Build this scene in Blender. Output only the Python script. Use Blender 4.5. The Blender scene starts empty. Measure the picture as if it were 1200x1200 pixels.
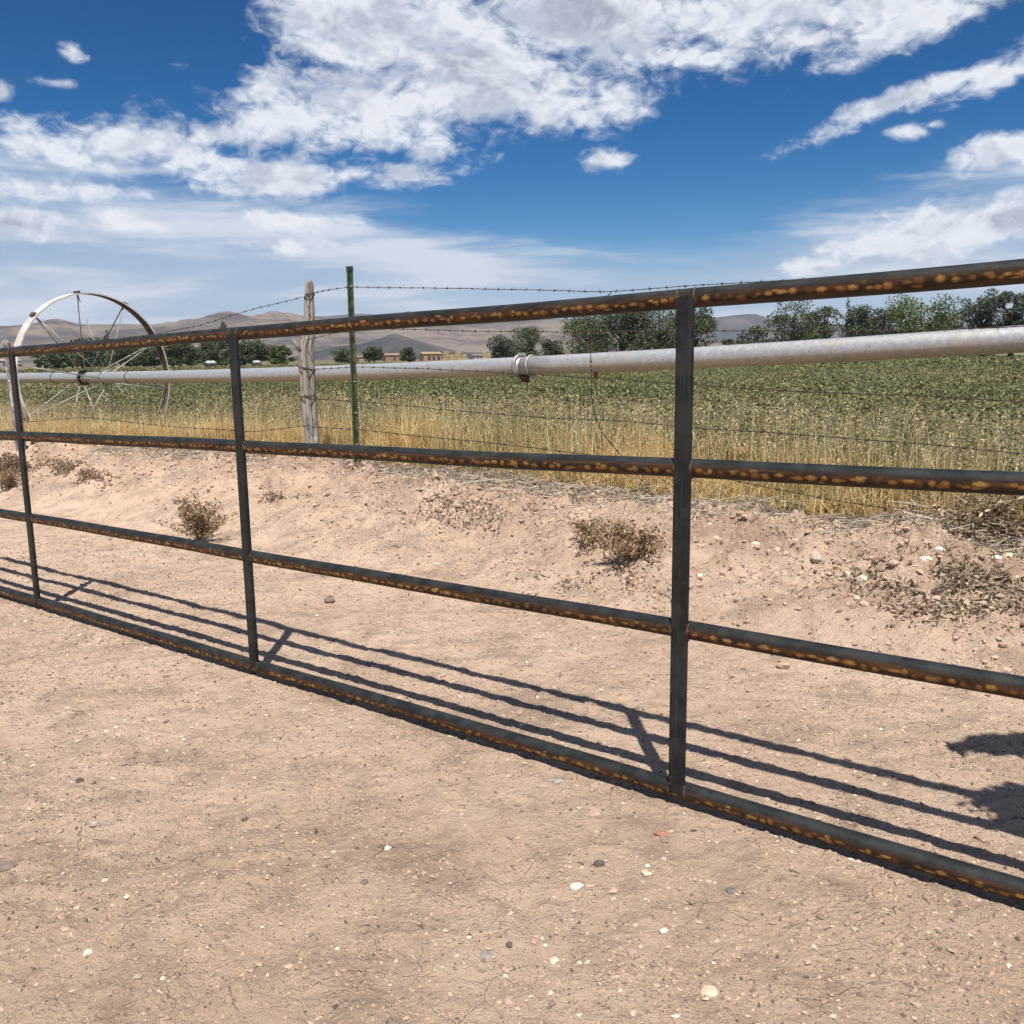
import bpy, bmesh, math, random
import numpy as np
from mathutils import Vector, Matrix

R_ = math.radians
rng = np.random.default_rng(7)
random.seed(7)
S = bpy.context.scene
COL = S.collection

# ------------------------------------------------------------------ camera
FPX, HC = 1060.0, 1.36                 # focal length in photo pixels, lens height
PITCH, ROLL = math.atan(182 / FPX), math.asin(.0136)
_r0 = np.array([1, 0, 0.]); FW = np.array([0, math.cos(PITCH), -math.sin(PITCH)]); _u0 = np.array([0, math.sin(PITCH), math.cos(PITCH)])
RT = math.cos(ROLL) * _r0 - math.sin(ROLL) * _u0
UP = math.sin(ROLL) * _r0 + math.cos(ROLL) * _u0
cam_d = bpy.data.cameras.new('camera')
cam_d.sensor_width = 36; cam_d.lens = 36 * FPX / 1200; cam_d.clip_start = .05; cam_d.clip_end = 30000
cam = bpy.data.objects.new('camera', cam_d); COL.objects.link(cam)
cam.matrix_world = Matrix(((RT[0], UP[0], -FW[0], 0), (RT[1], UP[1], -FW[1], 0), (RT[2], UP[2], -FW[2], HC), (0, 0, 0, 1)))
S.camera = cam

# ------------------------------------------------------------------ sun, exposure
SUN_AZ, SUN_EL = R_(177.4), R_(63.2)    # azimuth clockwise from +Y
sl = bpy.data.lights.new('sun', 'SUN'); sl.energy = 5.0; sl.angle = R_(.53); sl.color = (1, .955, .88)
sun = bpy.data.objects.new('sun', sl); COL.objects.link(sun)
sdir = Vector((math.sin(SUN_AZ) * math.cos(SUN_EL), math.cos(SUN_AZ) * math.cos(SUN_EL), math.sin(SUN_EL)))
sun.rotation_euler = sdir.to_track_quat('Z', 'Y').to_euler(); sun.location = (0, 0, 30)
S.view_settings.view_transform = 'Standard'; S.view_settings.look = 'None'
S.view_settings.exposure = 0.42; S.view_settings.gamma = 1; S.view_settings.use_curve_mapping = False
S.render.resolution_x = S.render.resolution_y = 1024
S.render.engine = 'CYCLES'
S.cycles.volume_bounces = 0
S.cycles.max_bounces = 5

def pix_dir(x, y):
    d = (x - 600) * RT + (600 - y) * UP + FPX * FW
    return d / np.linalg.norm(d)

# ------------------------------------------------------------------ world: sky with clouds laid out by direction
W = bpy.data.worlds.new('World'); S.world = W; W.use_nodes = True
nt = W.node_tree; N = nt.nodes; L = nt.links; N.clear()
def nd(t, **k):
    n = N.new(t)
    for a, b in k.items(): setattr(n, a, b)
    return n
def mth(op, a, b=None, c=None, clamp=False):
    n = nd('ShaderNodeMath', operation=op, use_clamp=clamp)
    for i, v in enumerate((a, b, c)):
        if v is None: continue
        if isinstance(v, (int, float)): n.inputs[i].default_value = v
        else: L.new(v, n.inputs[i])
    return n.outputs[0]
def sstep(v, a, b):
    n = nd('ShaderNodeMapRange', interpolation_type='SMOOTHSTEP'); L.new(v, n.inputs[0])
    n.inputs[1].default_value = a; n.inputs[2].default_value = b
    return n.outputs[0]
def noise(vec, scale, detail=6, rough=.55, dist=0):
    n = nd('ShaderNodeTexNoise', noise_dimensions='2D'); L.new(vec, n.inputs['Vector'])
    n.inputs['Scale'].default_value = scale; n.inputs['Detail'].default_value = detail
    n.inputs['Roughness'].default_value = rough; n.inputs['Distortion'].default_value = dist
    return n.outputs[0]
def mixc(f, a, b):
    n = nd('ShaderNodeMix', data_type='RGBA')
    if isinstance(f, (int, float)): n.inputs[0].default_value = f
    else: L.new(f, n.inputs[0])
    for i, v in ((6, a), (7, b)):
        if isinstance(v, tuple): n.inputs[i].default_value = (*v, 1)
        else: L.new(v, n.inputs[i])
    return n.outputs[2]
tc = nd('ShaderNodeTexCoord')
sp = nd('ShaderNodeSeparateXYZ'); L.new(tc.outputs['Generated'], sp.inputs[0])
DX, DY, DZ = sp.outputs
az = mth('ARCTAN2', DX, DY); el = mth('ARCSINE', DZ)
ae = nd('ShaderNodeCombineXYZ'); L.new(az, ae.inputs[0]); L.new(el, ae.inputs[1]); AE = ae.outputs[0]
den = mth('ADD', mth('MAXIMUM', DZ, 0.0), .16)
cq = nd('ShaderNodeCombineXYZ'); L.new(mth('DIVIDE', DX, den), cq.inputs[0]); L.new(mth('DIVIDE', DY, den), cq.inputs[1]); Q = cq.outputs[0]
def shifted(vec, dz):
    n = nd('ShaderNodeVectorMath', operation='ADD'); L.new(vec, n.inputs[0]); n.inputs[1].default_value = (0, dz, 0); return n.outputs[0]
CL = [  # cloud banks: photo position -> bearing and height above the horizon; half sizes, tilt, weight
 (385, 18, 85, 60, 0, 1.0), (470, 40, 150, 75, 0, 1.1), (560, 85, 150, 70, 0, 1.1), (420, 118, 150, 52, -8, 1.1), (620, 118, 120, 38, 5, 1.0), (340, 135, 75, 34, 0, .95), (250, 160, 70, 20, -14, .9),
 (318, 98, 48, 26, -20, .85), (140, 162, 120, 36, -6, 1.1), (60, 180, 70, 22, 0, .9), (215, 178, 65, 24, 0, 1.0), (700, 20, 200, 62, 4, 1.05), (900, 8, 260, 42, 3, 1.05), (1060, 32, 95, 26, -22, .9), (1040, 5, 130, 34, 0, 1.0),
 (738, 118, 58, 27, 0, 1.0), (665, 125, 40, 20, 0, .8), (702, 186, 34, 14, 0, 1.05), (352, 214, 112, 28, -4, 1.0), (470, 206, 40, 17, -8, .9), (500, 180, 32, 12, -10, .75),
 (1075, 112, 125, 15, -17, .95), (1165, 78, 60, 22, -25, .95), (1195, 166, 72, 24, -12, 1.05), (1072, 156, 24, 10, 0, .8), (1096, 146, 16, 6, 0, .75),
 (830, 67, 20, 9, 0, .9), (797, 68, 11, 6, 0, .8), (80, 57, 15, 10, 0, .8), (8, 107, 22, 12, 0, .8), (65, 97, 26, 6, 0, .6), (60, 220, 110, 15, -3, .62),
 (155, 252, 55, 14, 0, .9), (25, 266, 70, 17, 0, .95), (330, 262, 85, 15, 0, .8), (330, 288, 70, 9, 0, .75),
 (1090, 276, 105, 32, -6, 1.1), (1185, 262, 75, 36, -8, 1.05), (955, 312, 34, 9, 0, .9)]
def ellipses(vec):
    out = None
    for (cx, cy, w, h, ang, wt) in CL:
        d = pix_dir(cx, cy); a0 = math.atan2(d[0], d[1]); e0 = math.asin(d[2])
        m = nd('ShaderNodeMapping', vector_type='TEXTURE'); L.new(vec, m.inputs[0])
        m.inputs[1].default_value = (a0, e0, 0); m.inputs[2].default_value = (0, 0, R_(-ang))
        k = 1 / (FPX * math.sqrt(1 + ((cx - 600) ** 2 + (cy - 600) ** 2) / FPX ** 2))
        m.inputs[3].default_value = (w * k * 1.26, h * k * 1.26, 1)
        ln = nd('ShaderNodeVectorMath', operation='LENGTH'); L.new(m.outputs[0], ln.inputs[0])
        v = mth('MULTIPLY_ADD', ln.outputs['Value'], -wt, wt)
        out = v if out is None else mth('MAXIMUM', out, v)
    return out
wn = nd('ShaderNodeTexNoise'); L.new(AE, wn.inputs['Vector']); wn.inputs['Scale'].default_value = 9; wn.inputs['Detail'].default_value = 3
wv = nd('ShaderNodeVectorMath', operation='MULTIPLY_ADD'); L.new(wn.outputs['Color'], wv.inputs[0]); wv.inputs[1].default_value = (.05, .03, 0)
wo = nd('ShaderNodeVectorMath', operation='ADD'); L.new(AE, wo.inputs[0]); wo.inputs[1].default_value = (-.025, -.015, 0); L.new(wo.outputs[0], wv.inputs[2])
inframe = ellipses(wv.outputs[0])
# beyond the banks the same broken cumulus goes on at random
big = noise(Q, .75, 3, .5)
away = mth('SUBTRACT', 1, sstep(mth('ABSOLUTE', az), .62, .85)); high = mth('SUBTRACT', 1, sstep(el, .40, .56))
outside = mth('SUBTRACT', mth('MULTIPLY_ADD', big, 6, -3.15), mth('MULTIPLY', mth('MULTIPLY', away, high), 3.0))
mask = mth('MAXIMUM', inframe, mth('MINIMUM', outside, 1))
det = noise(Q, 3.6, 7, .62, .25)
st = nd('ShaderNodeMapping'); L.new(AE, st.inputs[0]); st.inputs[3].default_value = (9, 16, 1)
det2 = noise(st.outputs[0], 1.0, 7, .6, .3)
dn = mth('ADD', mth('MULTIPLY', det, .4), mth('MULTIPLY', det2, .6))
st2 = nd('ShaderNodeMapping'); L.new(shifted(AE, .018), st2.inputs[0]); st2.inputs[3].default_value = (9, 16, 1)
det2u = noise(st2.outputs[0], 1.0, 4, .6, .3)
stf = nd('ShaderNodeMapping'); L.new(AE, stf.inputs[0]); stf.inputs[3].default_value = (46, 70, 1)
fine_ = noise(stf.outputs[0], 1.0, 5, .62, .4)
dsum = mth('ADD', mth('ADD', mask, mth('MULTIPLY_ADD', dn, 2.3, -1.14)), mth('MULTIPLY_ADD', fine_, .95, -.46))
cov = sstep(dsum, .03, .78)
# thin veil low over the horizon
st3 = nd('ShaderNodeMapping'); L.new(AE, st3.inputs[0]); st3.inputs[3].default_value = (3.2, 26, 1)
veiln = noise(st3.outputs[0], 1.0, 5, .6, .2)
side = mth('ADD', mth('MULTIPLY', mth('SUBTRACT', 1, sstep(az, -.5, .12)), .085), mth('MULTIPLY', sstep(az, .18, .5), .06))
vtop = mth('ADD', side, .125)
vn = mth('ADD', mth('SUBTRACT', vtop, el), mth('MULTIPLY_ADD', veiln, .09, -.045))
veil = mth('MULTIPLY', sstep(vn, -.006, .045), mth('MULTIPLY_ADD', veiln, .8, .52), clamp=True)
sky = nd('ShaderNodeTexSky', sky_type='NISHITA'); sky.sun_disc = False
sky.sun_elevation = SUN_EL; sky.sun_rotation = SUN_AZ
sky.altitude = 1500; sky.air_density = 1.0; sky.dust_density = .35; sky.ozone_density = 2.2
g0 = nd('ShaderNodeVectorMath', operation='SCALE'); L.new(sky.outputs[0], g0.inputs[0]); g0.inputs['Scale'].default_value = .1
g1 = nd('ShaderNodeGamma'); L.new(g0.outputs[0], g1.inputs[0]); g1.inputs[1].default_value = 1.35
hs = nd('ShaderNodeHueSaturation'); L.new(g1.outputs[0], hs.inputs['Color']); hs.inputs['Saturation'].default_value = 1.34; hs.inputs['Value'].default_value = 7.3
stu = nd('ShaderNodeMapping'); L.new(shifted(AE, .006), stu.inputs[0]); stu.inputs[3].default_value = (46, 70, 1)
fineu = noise(stu.outputs[0], 1.0, 3, .6, .4)
lit = mth('ADD', mth('MULTIPLY_ADD', mth('ADD', mth('SUBTRACT', det2, det2u), mth('MULTIPLY', mth('SUBTRACT', fine_, fineu), .16)), 6.0, .56), mth('MULTIPLY', mth('SUBTRACT', dn, .5), -.9), clamp=True)
thick = sstep(dsum, .55, 1.3)
cw = mixc(lit, (4.4, 4.8, 5.7), (6.6, 6.85, 7.3))
cg = mixc(lit, (2.9, 3.15, 3.85), (5.7, 6.0, 6.55))
cc = mixc(thick, cw, cg)
c1 = mixc(veil, hs.outputs[0], mixc(sstep(veiln, .38, .66), (3.1, 3.9, 5.2), (5.0, 5.5, 6.3)))
c2 = mixc(mth('MULTIPLY', cov, .97), c1, cc)
# below the horizon: dull earth colour
c3 = mixc(sstep(DZ, -.02, -.002), (.9, .8, .65), c2)
bg = nd('ShaderNodeBackground'); L.new(c3, bg.inputs[0]); bg.inputs[1].default_value = .1
wout = nd('ShaderNodeOutputWorld'); L.new(bg.outputs[0], wout.inputs[0])

# ------------------------------------------------------------------ helpers
def tag(o, label=None, cat=None, group=None, kind=None):
    if label: o['label'] = label
    if cat: o['category'] = cat
    if group: o['group'] = group
    if kind: o['kind'] = kind
    return o
def empty(name, loc=(0, 0, 0), rz=0):
    o = bpy.data.objects.new(name, None); COL.objects.link(o); o.location = loc; o.rotation_euler = (0, 0, rz); o.empty_display_size = .1
    return o
def link(name, me, parent=None):
    o = bpy.data.objects.new(name, me); COL.objects.link(o)
    if parent is not None: o.parent = parent
    return o
def mesh_np(name, V, F, mat, cols=None, smooth=False, parent=None, uv=None):
    """V (n,3), F (m,k) with k constant."""
    V = np.asarray(V, np.float32); F = np.asarray(F, np.int32); k = F.shape[1]
    me = bpy.data.meshes.new(name)
    me.vertices.add(len(V)); me.vertices.foreach_set('co', V.ravel())
    me.loops.add(F.size); me.loops.foreach_set('vertex_index', F.ravel())
    me.polygons.add(len(F)); me.polygons.foreach_set('loop_start', np.arange(0, F.size, k, dtype=np.int32))
    me.polygons.foreach_set('use_smooth', np.full(len(F), smooth))
    if cols is not None:
        a = me.color_attributes.new('Col', 'FLOAT_COLOR', 'POINT')
        c = np.ones((len(V), 4), np.float32); c[:, :3] = cols; a.data.foreach_set('color', c.ravel())
    me.update(calc_edges=True); me.validate()
    me.materials.append(mat)
    return link(name, me, parent)
def bm_obj(name, bm, mat, parent=None, smooth=True):
    me = bpy.data.meshes.new(name); bm.normal_update(); bm.to_mesh(me); bm.free()
    for p in me.polygons: p.use_smooth = smooth
    me.materials.append(mat)
    return link(name, me, parent)
def _h(ix, iy, seed):
    n = (ix.astype(np.int64) * 374761393 + iy.astype(np.int64) * 668265263 + seed * 974711) & 0xffffffff
    n = ((n ^ (n >> 13)) * 1274126177) & 0xffffffff
    return ((n ^ (n >> 16)) & 0xffff) / 65535.0
def vnoise(x, y, seed=0):
    ix = np.floor(x); iy = np.floor(y); fx = x - ix; fy = y - iy
    fx = fx * fx * fx * (fx * (fx * 6 - 15) + 10); fy = fy * fy * fy * (fy * (fy * 6 - 15) + 10)
    a = _h(ix, iy, seed); b = _h(ix + 1, iy, seed); c = _h(ix, iy + 1, seed); d = _h(ix + 1, iy + 1, seed)
    return (a + (b - a) * fx) * (1 - fy) + (c + (d - c) * fx) * fy - .5
def fbm(x, y, f, octv=4, seed=0, gain=.5):
    s = 0; a = 1.
    for i in range(octv):
        ca, sa = math.cos(i * 1.1), math.sin(i * 1.1)
        s = s + a * vnoise((x * ca - y * sa) * f, (x * sa + y * ca) * f, seed + i * 17); a *= gain; f *= 2.03
    return s
def sst(a, b, x):
    t = np.clip((x - a) / (b - a), 0, 1); return t * t * (3 - 2 * t)
def tube(bm, pts, radii, seg=8, cap=True, uvl=None):
    """sweep a round section along pts"""
    pts = [Vector(p) for p in pts]; rings = []; ref = Vector((0, 0, 1)); acc = 0
    prevn = None
    for i, p in enumerate(pts):
        t = (pts[min(i + 1, len(pts) - 1)] - pts[max(i - 1, 0)]).normalized()
        if prevn is None:
            a = ref if abs(t.dot(ref)) < .95 else Vector((1, 0, 0))
            n1 = (a - t * a.dot(t)).normalized()
        else: n1 = (prevn - t * prevn.dot(t)).normalized()
        prevn = n1; n2 = t.cross(n1); r = radii[i] if hasattr(radii, '__len__') else radii
        if i: acc += (p - pts[i - 1]).length
        rings.append(([bm.verts.new(p + (n1 * math.cos(2 * math.pi * k / seg) + n2 * math.sin(2 * math.pi * k / seg)) * r) for k in range(seg)], acc))
    lay = bm.loops.layers.uv.verify()
    for (ra, la), (rb, lb) in zip(rings[:-1], rings[1:]):
        for k in range(seg):
            f = bm.faces.new((ra[k], ra[(k + 1) % seg], rb[(k + 1) % seg], rb[k]))
            for lp, (u, v) in zip(f.loops, ((la, k / seg), (la, (k + 1) / seg), (lb, (k + 1) / seg), (lb, k / seg))): lp[lay].uv = (u, v)
    if cap:
        for r in (rings[0][0][::-1], rings[-1][0]): bm.faces.new(r)
def boxm(bm, c, sx, sy, sz, M=None):
    vs = []
    for x in (-1, 1):
        for y in (-1, 1):
            for z in (-1, 1):
                v = Vector((x * sx / 2, y * sy / 2, z * sz / 2))
                if M is not None: v = M @ v
                vs.append(bm.verts.new(v + Vector(c)))
    for f in ((0, 1, 3, 2), (4, 6, 7, 5), (0, 4, 5, 1), (2, 3, 7, 6), (0, 2, 6, 4), (1, 5, 7, 3)): bm.faces.new([vs[i] for i in f])

# ------------------------------------------------------------------ materials
def mat(name):
    m = bpy.data.materials.new(name); m.use_nodes = True; t = m.node_tree
    b = t.nodes['Principled BSDF']; return m, t, b
class NT:
    def __init__(s, t): s.t = t
    def n(s, ty, ins=None, **k):
        n = s.t.nodes.new(ty)
        for a, b in k.items(): setattr(n, a, b)
        for a, b in (ins or {}).items():
            if isinstance(b, bpy.types.NodeSocket): s.t.links.new(b, n.inputs[a])
            else: n.inputs[a].default_value = b
        return n
    def noise(s, v, sc, d=5, r=.55, di=0): return s.n('ShaderNodeTexNoise', {'Vector': v, 'Scale': sc, 'Detail': d, 'Roughness': r, 'Distortion': di}).outputs[0]
    def ramp(s, f, a, b, lo=0., hi=1.): return s.n('ShaderNodeMapRange', {0: f, 1: a, 2: b, 3: lo, 4: hi}, interpolation_type='SMOOTHSTEP').outputs[0]
    def mix(s, f, a, b, blend='MIX'):
        a = (*a, 1) if isinstance(a, tuple) else a; b = (*b, 1) if isinstance(b, tuple) else b
        return s.n('ShaderNodeMix', {0: f, 6: a, 7: b}, data_type='RGBA', blend_type=blend).outputs[2]
    def m(s, op, a, b=0., c=0.): return s.n('ShaderNodeMath', {0: a, 1: b, 2: c}, operation=op).outputs[0]
    def bump(s, h, st, dist, nrm=None):
        i = {'Height': h, 'Strength': st, 'Distance': dist}
        if nrm is not None: i['Normal'] = nrm
        return s.n('ShaderNodeBump', i).outputs[0]
    def objc(s): return s.n('ShaderNodeTexCoord').outputs['Object']
    def l(s, a, b): s.t.links.new(a, b)

def simple_mat(name, base, rough=.8, var=.25, scale=8, metallic=0, bump=0, bscale=40):
    m, t, b = mat(name); g = NT(t); o = g.objc()
    f = g.noise(o, scale, 6)
    lo = tuple(c * (1 - var) for c in base); hi = tuple(min(1, c * (1 + var)) for c in base)
    g.l(g.mix(g.ramp(f, .35, .65), lo, hi), b.inputs['Base Color'])
    b.inputs['Roughness'].default_value = rough; b.inputs['Metallic'].default_value = metallic
    if bump: g.l(g.bump(g.noise(o, bscale, 6), 1, bump), b.inputs['Normal'])
    return m
def leaf_mat(name, trans=.3, rough=.6):
    m, t, b = mat(name); g = NT(t)
    a = g.n('ShaderNodeVertexColor', layer_name='Col').outputs[0]
    g.l(a, b.inputs['Base Color']); b.inputs['Roughness'].default_value = rough; b.inputs['Specular IOR Level'].default_value = .25
    tr = g.n('ShaderNodeBsdfTranslucent', {'Color': a}).outputs[0]
    mx = g.n('ShaderNodeMixShader', {0: trans, 1: b.outputs[0], 2: tr}).outputs[0]
    g.l(mx, t.nodes['Material Output'].inputs[0]); return m
M_grass = leaf_mat('dry_grass', .35); M_leaf = leaf_mat('green_leaf', .3); M_tree = leaf_mat('tree_leaf', .25); M_deadleaf = leaf_mat('dead_leaf', .1, .85)
M_bark = simple_mat('bark', (.12, .10, .08), .9, .4, 3)

# ------------------------------------------------------------------ gate frame of reference
P3 = np.array([.5041, 2.5899, .045]); DG = np.array([-.78218, .62270, -.021075])
D2 = DG[:2] / np.linalg.norm(DG[:2]); NN = np.array([D2[1], -D2[0]]); NN = NN if NN[1] > 0 else -NN
def xy(t, s):  # gate frame -> world
    t = np.asarray(t, float); s = np.asarray(s, float)
    return P3[0] + D2[0] * t + NN[0] * s, P3[1] + D2[1] * t + NN[1] * s
def ts(x, y):
    vx = np.asarray(x, float) - P3[0]; vy = np.asarray(y, float) - P3[1]
    return vx * D2[0] + vy * D2[1], vx * NN[0] + vy * NN[1]
def edge_s(t):      # where the dry grass begins
    return np.interp(t, [-20, -1, 1, 3, 5, 7, 9, 10.3, 12, 40], [2.95, 2.95, 3.02, 3.22, 3.42, 3.5, 3.35, 3.0, 2.95, 3.0]) + .10 * fbm(t, t * 0, .9, 3, 5)
def bermf(t, s):
    e = edge_s(t)
    return .5 * sst(e - 1.7, e, s + .25 * fbm(t, s, .8, 2, 31)) + .5 * np.clip((s + .2 * fbm(t, s, .8, 2, 31) - e + 1.5) / 1.5, 0, 1)
def cells(x, y, size, seed, keep=.7):
    # half buried lumps: one jittered dome per cell
    gx = x / size; gy = y / size; ix = np.floor(gx); iy = np.floor(gy); out = np.zeros_like(gx)
    for dx in (-1, 0, 1):
        for dy in (-1, 0, 1):
            cx, cy = ix + dx, iy + dy; jx, jy = _h(cx, cy, seed), _h(cx, cy, seed + 1); r_ = .18 + .42 * _h(cx, cy, seed + 2) ** 1.6; on = _h(cx, cy, seed + 3) < keep
            ux = gx - cx - jx; uy = gy - cy - jy; el_ = .6 + .8 * _h(cx, cy, seed + 4)
            d = np.maximum(np.sqrt((ux * el_) ** 2 + uy ** 2), .8 * np.abs(ux + .5 * uy)) / r_
            out = np.maximum(out, on * r_ * np.sqrt(np.clip(1 - d ** 2.5, 0, 1)))
    return out * size
def hgt(x, y, fine=True):
    t, s = ts(x, y)
    b = bermf(t, s); e0 = np.interp(t, [-20, 1, 7, 10, 40], [2.95, 3.02, 3.5, 3.05, 3.0])
    base = -.02108 * np.clip(t, -6, 14) * (1 - sst(14, 60, np.abs(t)))
    top = .34 + .05 * fbm(t, s, .5, 2, 3)
    z = base * (1 - b) + top * b
    z = z + .035 * np.exp(-((s - edge_s(t) + .25) / .28) ** 2) * (fbm(t, s, 1.3, 2, 8) + .5)
    z = z - .41 * sst(1.0, 4.5, s - e0)
    z = np.where(s > 30, -.05, z)
    gatek = sst(.1, .9, np.abs(s))
    z = z + (.006 + .028 * gatek) * fbm(x, y, .55, 3, 11) * (1 - b)
    if fine:
        near = 1 - sst(25, 40, np.abs(s) + np.maximum(0, np.abs(t) - 14))
        rough = b * (1 - sst(.0, .6, s - edge_s(t)))
        patch = sst(-.02, .25, fbm(x, y, .7, 2, 77))
        cl = fbm(x, y, 9, 4, 40, .55)
        z = z + near * ((.004 + .010 * patch * gatek) * cl + rough * (.15 * np.maximum(0, fbm(x, y, 5.5, 5, 50, .68) + .08) + .035 * np.abs(cl)))
        z = z + near * .0075 * fbm(x, y, 22, 3, 60, .7)
        z = z + near * .055 * fbm(x, y, 2.1, 4, 170, .6) * 4 * b * (1 - b)
        cm = near * np.clip(rough * 1.3, 0, 1) * sst(-.16, .16, fbm(x, y, 1.1, 3, 140))
        z = z + cm * (.85 * cells(x, y, .12, 900, .6) + .85 * cells(x + .3, y, .06, 910, .75))
        z = z + near * gatek * sst(-.05, .25, fbm(x, y, .9, 3, 150)) * .6 * cells(x, y, .05, 930, .5)
        # shallow wheel ruts and scuffs across the lane
        z = z - near * .012 * sst(.12, .32, fbm(x * .6 + y * .5, y * 1.6 - x * .9, 1.3, 3, 91)) * gatek
    return z
def ground_hit(px, py):
    d = pix_dir(px, py); o = np.array([0, 0, HC]); k = np.arange(.5, 40, .01)
    P = o + d * k[:, None]; below = P[:, 2] < hgt(P[:, 0], P[:, 1])
    return P[int(np.argmax(below))]
def unproj(px, py, depth):
    d = (px - 600) * RT + (600 - py) * UP + FPX * FW
    return np.array([0, 0, HC]) + d * depth / FPX

# ------------------------------------------------------------------ ground sheet
def axis(segs):
    out = []
    for a, b, st_ in segs: out.append(np.arange(a, b - 1e-6, st_))
    return np.concatenate(out + [[segs[-1][1]]])
far = [90, 200, 500, 1200, 2600, 6200]
TA = np.concatenate([[-f for f in far[::-1]], axis([(-40, -4, 1.2), (-4, -1.6, .05), (-1.6, 3.2, .0125), (3.2, 6.5, .018), (6.5, 13.5, .028), (13.5, 40, .6)]), far])
SA = np.concatenate([[-f for f in far[::-1]], axis([(-40, -4, 1.2), (-4, -2, .06), (-2, 1.6, .014), (1.6, 3.7, .0125), (3.9, 6, .1), (6, 40, 1.0)]), far])
TT, SS = np.meshgrid(TA, SA, indexing='ij'); X, Y = xy(TT, SS); Z = hgt(X, Y)
nt_, ns_ = TT.shape; idx = np.arange(nt_ * ns_).reshape(nt_, ns_)
F = np.stack([idx[:-1, :-1], idx[1:, :-1], idx[1:, 1:], idx[:-1, 1:]], -1).reshape(-1, 4)[:, ::-1]
fm = sst(-.06, .12, SS - edge_s(TT) + .12 * fbm(X, Y, 3, 3, 21))
bm_ = bermf(TT, SS)
cols = np.stack([fm.ravel(), bm_.ravel(), np.zeros(fm.size)], 1)
m, t, b = mat('dry_earth'); g = NT(t); o = g.objc()
va = g.n('ShaderNodeVertexColor', layer_name='Col').outputs[0]; sv = g.n('ShaderNodeSeparateColor', {0: va})
fld, brm = sv.outputs[0], sv.outputs[1]
n1 = g.noise(o, .9, 6, .6); n2 = g.noise(o, 6, 8, .65); n3 = g.noise(o, 60, 5, .6); n4 = g.noise(o, 2.3, 4, .6, .6)
c = g.mix(g.ramp(n1, .36, .64), (.60, .435, .312), (.685, .51, .378))
c = g.mix(g.m('MULTIPLY', g.ramp(n2, .48, .66), .55), c, (.38, .27, .20))
c = g.mix(g.m('MULTIPLY', g.ramp(n4, .54, .68), .55), c, (.34, .25, .19))
c = g.mix(g.m('MULTIPLY', g.ramp(n3, .52, .72), .35), c, (.66, .53, .41))
c = g.mix(g.m('MULTIPLY', g.ramp(g.noise(o, 34, 6, .75), .58, .7), .5), c, (.26, .18, .13))
c = g.mix(g.m('MULTIPLY', g.ramp(g.noise(o, 140, 4, .8), .52, .68), .6), c, (.27, .19, .135))
c = g.mix(g.m('MULTIPLY', g.ramp(g.noise(g.n('ShaderNodeMapping', {0: o, 2: (0, 0, .9), 3: (1, 2.6, 1)}).outputs[0], 3.4, 7, .7, .8), .56, .66), .5), c, (.34, .24, .175))
pn = g.noise(g.n('ShaderNodeMapping', {0: o, 1: (3, 1, 0), 2: (0, 0, -.6), 3: (1, 1.7, 1)}).outputs[0], 1.15, 8, .72, .5)
c = g.mix(g.m('MULTIPLY', g.ramp(pn, .52, .62), .62), c, g.mix(g.ramp(g.noise(o, 24, 5, .7), .4, .6), (.30, .215, .16), (.43, .315, .235)))
vor = g.n('ShaderNodeTexVoronoi', {'Vector': o, 'Scale': 95}, feature='F1')
spk = g.ramp(vor.outputs['Distance'], .14, .24, 1, 0); rnd = g.n('ShaderNodeSeparateColor', {0: vor.outputs['Color']})
c = g.mix(g.m('MULTIPLY', spk, g.ramp(rnd.outputs[0], .94, .98)), c, (.66, .55, .43))
c = g.mix(g.m('MULTIPLY', spk, g.ramp(rnd.outputs[1], .84, .88)), c, (.17, .12, .09))
c = g.mix(g.m('MULTIPLY', brm, g.m('MULTIPLY', g.ramp(g.noise(o, 2.5, 7, .7), .44, .56), .62)), c, (.37, .255, .18))
# field soil and far fields
fn = g.noise(o, .35, 6, .6); ff = g.noise(g.n('ShaderNodeMapping', {0: o, 3: (.004, .016, 1)}).outputs[0], 1, 5)
fc = g.mix(g.ramp(fn, .4, .62), (.13, .105, .055), (.21, .165, .085))
lenv = g.n('ShaderNodeVectorMath', {0: o}, operation='LENGTH').outputs['Value']
farc = g.mix(g.ramp(ff, .40, .6), (.075, .085, .04), (.25, .20, .12))
fc = g.mix(g.ramp(lenv, 60, 200), fc, farc)
c = g.mix(fld, c, fc)
g.l(c, b.inputs['Base Color']); b.inputs['Roughness'].default_value = .95; b.inputs['Specular IOR Level'].default_value = .15
warp = g.n('ShaderNodeMix', {0: .06, 4: o, 5: g.n('ShaderNodeTexNoise', {'Vector': o, 'Scale': 7, 'Detail': 4}).outputs['Color']}, data_type='VECTOR').outputs[1]
crk = g.n('ShaderNodeTexVoronoi', {'Vector': warp, 'Scale': 9}, feature='DISTANCE_TO_EDGE').outputs[0]
crkh = g.m('MULTIPLY', g.ramp(crk, 0, .016, -1, 0), g.ramp(g.noise(o, 2.1, 3), .50, .58))
h = g.m('ADD', g.m('ADD', g.m('MULTIPLY', g.noise(o, 50, 8, .75), .022), g.m('MULTIPLY', g.noise(o, 13, 5, .6, .5), .028)), g.m('ADD', g.m('MULTIPLY', crkh, .006), g.m('MULTIPLY', g.noise(o, 220, 4, .7), .004)))
v1 = g.n('ShaderNodeTexVoronoi', {'Vector': warp, 'Scale': 75}, feature='F1').outputs['Distance']; v2 = g.n('ShaderNodeTexVoronoi', {'Vector': o, 'Scale': 32}, feature='F1').outputs['Distance']
pm = g.ramp(g.noise(o, 3.1, 5, .7), .42, .62)
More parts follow.
